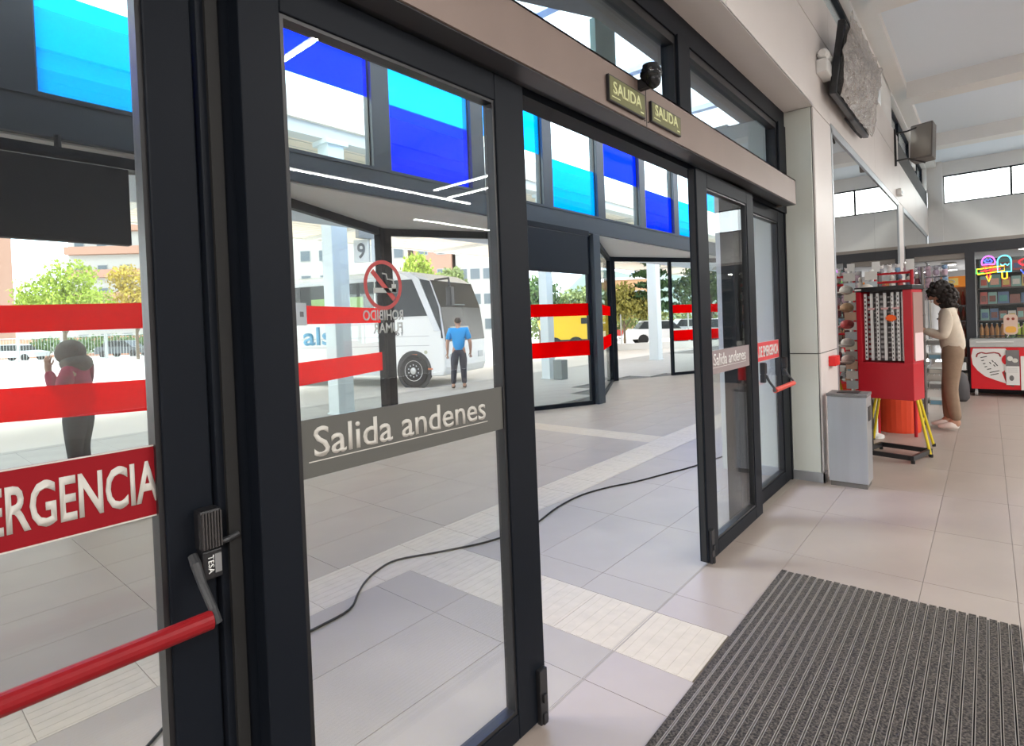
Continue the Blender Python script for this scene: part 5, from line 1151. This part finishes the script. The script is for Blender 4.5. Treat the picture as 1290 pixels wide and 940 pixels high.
# ================================================================== trees and hedges
def leafmat(nm, col): return mat(nm, col, .8, noise=.35, scale=1.4)
def tree(label, lat, dep, z0, parts, col, n, leaf=.22, trunk=.14, seed=1, z=-.2, nm='tree', cat='tree'):
    t = far_thing(nm, label, cat, lat, dep, z)
    q = random.Random(seed); vs = []; fs = []
    tot = sum(p[3]*p[4] for p in parts)
    for (px_, py_, pz, rx, rz_) in parts:
        for i in range(int(n*rx*rz_/tot)):
            while True:
                a = Vector((q.uniform(-1, 1), q.uniform(-1, 1), q.uniform(-1, 1)))
                if .25 < a.length < 1: break
            a *= q.uniform(.75, 1.12)
            c = Vector((px_+a.x*rx, py_+a.y*rx*.8, pz+a.z*rz_))
            r = Euler((q.uniform(0, 6), q.uniform(0, 6), q.uniform(0, 6))).to_matrix(); s = leaf*q.uniform(.6, 1.3); k = len(vs)
            for p in ((-s, -s*.5, 0), (0, -s*.6, s*.15), (s, 0, 0), (0, s*.6, s*.15)): vs.append(tuple(c+r @ Vector(p)))
            fs.append((k, k+1, k+2, k+3))
    b = B(); b.v = vs; b.f = fs; b.mi = [0]*len(fs); b.build('foliage', col, t, world=False, kind='stuff')
    top = max(parts, key=lambda p: p[2]); b = B().tube([(0, 0, 0), (0, 0, z0), (top[0]*.6, 0, top[2])], [trunk, trunk*.8, trunk*.3], 8)
    for p in parts[:4]: b.tube([(0, 0, z0*.8), (p[0]*.8, p[1]*.8, p[2])], [trunk*.5, trunk*.15], 6)
    b.build('trunk', mat('bark', (.12, .09, .06), .9), t, world=False)
G1 = leafmat('leaf_lime', (.29, .37, .045)); G2 = leafmat('leaf_gold', (.42, .31, .05)); G3 = leafmat('leaf_mid', (.10, .17, .05)); G4 = leafmat('leaf_dark', (.05, .11, .04)); G5 = leafmat('leaf_pale', (.20, .25, .08))
tree('bright lime green tree left of centre beyond the yard', -32.6, 41, 2.5, [(-1.2, 0, 5.2, 2.2, 1.3), (.6, 0, 6.2, 1.9, 1.4), (-.2, 0, 4.2, 2.6, 1.2), (1.9, 0, 4.4, 1.8, 1.2), (-2.5, 0, 4.6, 1.2, .8)], G1, 4600, .13, .14, 2)
tree('golden autumn tree behind the lime green tree', -29.0, 43.5, 2.5, [(0, 0, 4.3, 2.0, 1.4), (1.2, 0, 3.8, 1.4, 1.2), (-.6, 0, 6.3, 1.5, 1.1)], G2, 3000, .13, .12, 3)
tree('small green tree above the coach roof', -9.0, 55, 3, [(0, 0, 7.4, 1.6, 1.6), (.6, 0, 6.0, 1.7, 1.4)], G1, 1500, .2, .12, 4)
tree('round green tree behind the coach windscreen', -5.4, 52, 3, [(0, 0, 6.0, 1.3, 1.1), (.3, 0, 5.2, 1.5, 1.0)], G5, 1200, .2, .12, 5)
tree('thin leafed green tree behind the striped glass, left of the column', 1.9, 38, 2, [(0, 0, 3.5, 1.5, 1.4), (-1, 0, 3.0, 1.2, 1.1), (1.0, 0, 2.6, 1.0, .8)], G3, 2200, .16, .1, 6)
tree('pale green tree behind the yellow truck', 5.1, 44, 2, [(0, 0, 3.0, 1.8, 1.3), (1.6, 0, 3.0, 1.6, 1.2), (-1.6, 0, 2.8, 1.4, 1.0)], G5, 2600, .16, .1, 7)
tree('yellow green shrub tree beyond the farther doorway', 7.2, 36, 1.2, [(0, 0, 2.9, 1.1, 1.1), (1.1, 0, 2.4, 1.2, .9), (-.6, 0, 2.2, .9, .8)], leafmat('leaf_yellow', (.28, .26, .06)), 2000, .14, .09, 8)
tree('dark layered cedar beyond the farther doorway', 9.2, 36, 2.0, [(0, 0, 5.2, .8, .25), (-.3, 0, 4.5, 1.2, .25), (.2, 0, 3.8, 1.5, .28), (-.4, 0, 3.1, 1.5, .28), (.3, 0, 2.4, 1.3, .3), (0, 0, 5.7, .4, .3)], G4, 3000, .13, .12, 9)
tree('broad green tree behind the right striped leaf', 12.8, 36, 2.0, [(0, 0, 4.2, 1.8, 1.5), (1.4, 0, 3.2, 1.6, 1.3), (-1.2, 0, 3.2, 1.3, 1.2)], G3, 3000, .15, .12, 10)
tree('long green hedge behind the wire fence', -35, 53, .5, [(-9+2.4*i, 0, 1.2, 1.6, .9) for i in range(9)], G3, 5000, .16, .05, 11, nm='hedge', cat='hedge')
tree('pale hedge beyond the plaza on the right', 9, 47, .4, [(-7+2.2*i, 0, 1.3, 1.5, 1.0) for i in range(9)], G5, 4000, .16, .05, 12, nm='hedge', cat='hedge')

# ================================================================== buildings and hill
WF = B().box(-.62, .62, -.04, .04, 0, 1.35).mesh('window'); WF.materials.append(mat('far_frame', (.30, .30, .29), .6))
WP = B().box(-.54, .54, -.06, -.03, .08, 1.27).mesh('pane'); WP.materials.append(mat('far_glass', (.10, .12, .13), .2))
def block(label, lat, dep, w, h, wall, band, cols, turn=0.0, bandx=None):
    t = far_thing('apartment_building', label, 'building', lat, dep, -.2, turn, 'apartment blocks beyond the bus yard')
    box(-w/2, w/2, 0, 9, 0, h).build('walls', wall, t, world=False); box(-w/2-.2, w/2+.2, -.2, 9.2, h, h+.35).build('roof_edge', band, t, world=False)
    nf = int(h/3.0)
    for f_ in range(nf):
        z = 3.0*f_+1.0
        if bandx: box(bandx[0], bandx[1], -1.0, 0, z-.35, z+.65).build('balcony', band, t, world=False)
        for i in range(cols):
            x = -w/2+w*(i+.5)/cols; y = -.02
            o = inst('window', WF, (x, y, z), t); o.location = (x, y, z)
            p = inst('pane', WP, (0, 0, 0), o); p.location = (0, 0, 0)
PE = mat('wall_peach', (.36, .20, .14), .8); PW = mat('wall_offwhite', (.42, .40, .37), .8); PB = mat('band_white', (.45, .43, .40), .8); PO = mat('wall_ochre', (.34, .19, .09), .8)
block('tall pale apartment block with peach balconies beside the lime tree', -50.5, 74, 13.5, 27, PW, PE, 5, .12, (-6.7, 3))
block('peach apartment block at the far left edge', -76.5, 74, 9, 24, PE, PB, 3, .2, (-4, 4.5))
block('distant low pale block between the two left apartment blocks', -112, 130, 22, 12, PW, PB, 8)
block('long white apartment block above the coach roof', -21.2, 68, 18, 21, PW, PB, 8, 0)
block('peach apartment block behind the small green tree', -9.0, 66, 4.4, 21, PE, PW, 2, 0)
block('white apartment block behind the man in blue', -2.6, 67, 7.6, 21, PW, PB, 5, 0)
block('small ochre and white house beyond the cedar', 15.0, 75, 6.5, 6.8, PO, PW, 3, 0)
vs = []; fs = []; q = random.Random(9); n = 60
for i in range(n+1):
    s = i/n; lat = 5+s*230; h = 30*min(1, s*7)**1.2*(.85+.12*math.sin(s*9)+.05*math.sin(s*41))+1
    for dep_, hh in ((280, 0), (300, h*.6), (330, h), (420, 0)):
        x, y = F2W(lat*dep_/300, dep_); vs.append((x, y, hh-1+q.uniform(-.4, .4)*(hh > 0)))
for i in range(n):
    for j in range(3): a = i*4+j; fs.append((a, a+4, a+5, a+1))
b = B(); b.v = vs; b.f = fs; b.mi = [0]*len(fs); o = b.build('hill', mat('hill_green', (.12, .17, .14), .9, noise=.2, scale=.05), smooth=True, kind='structure')
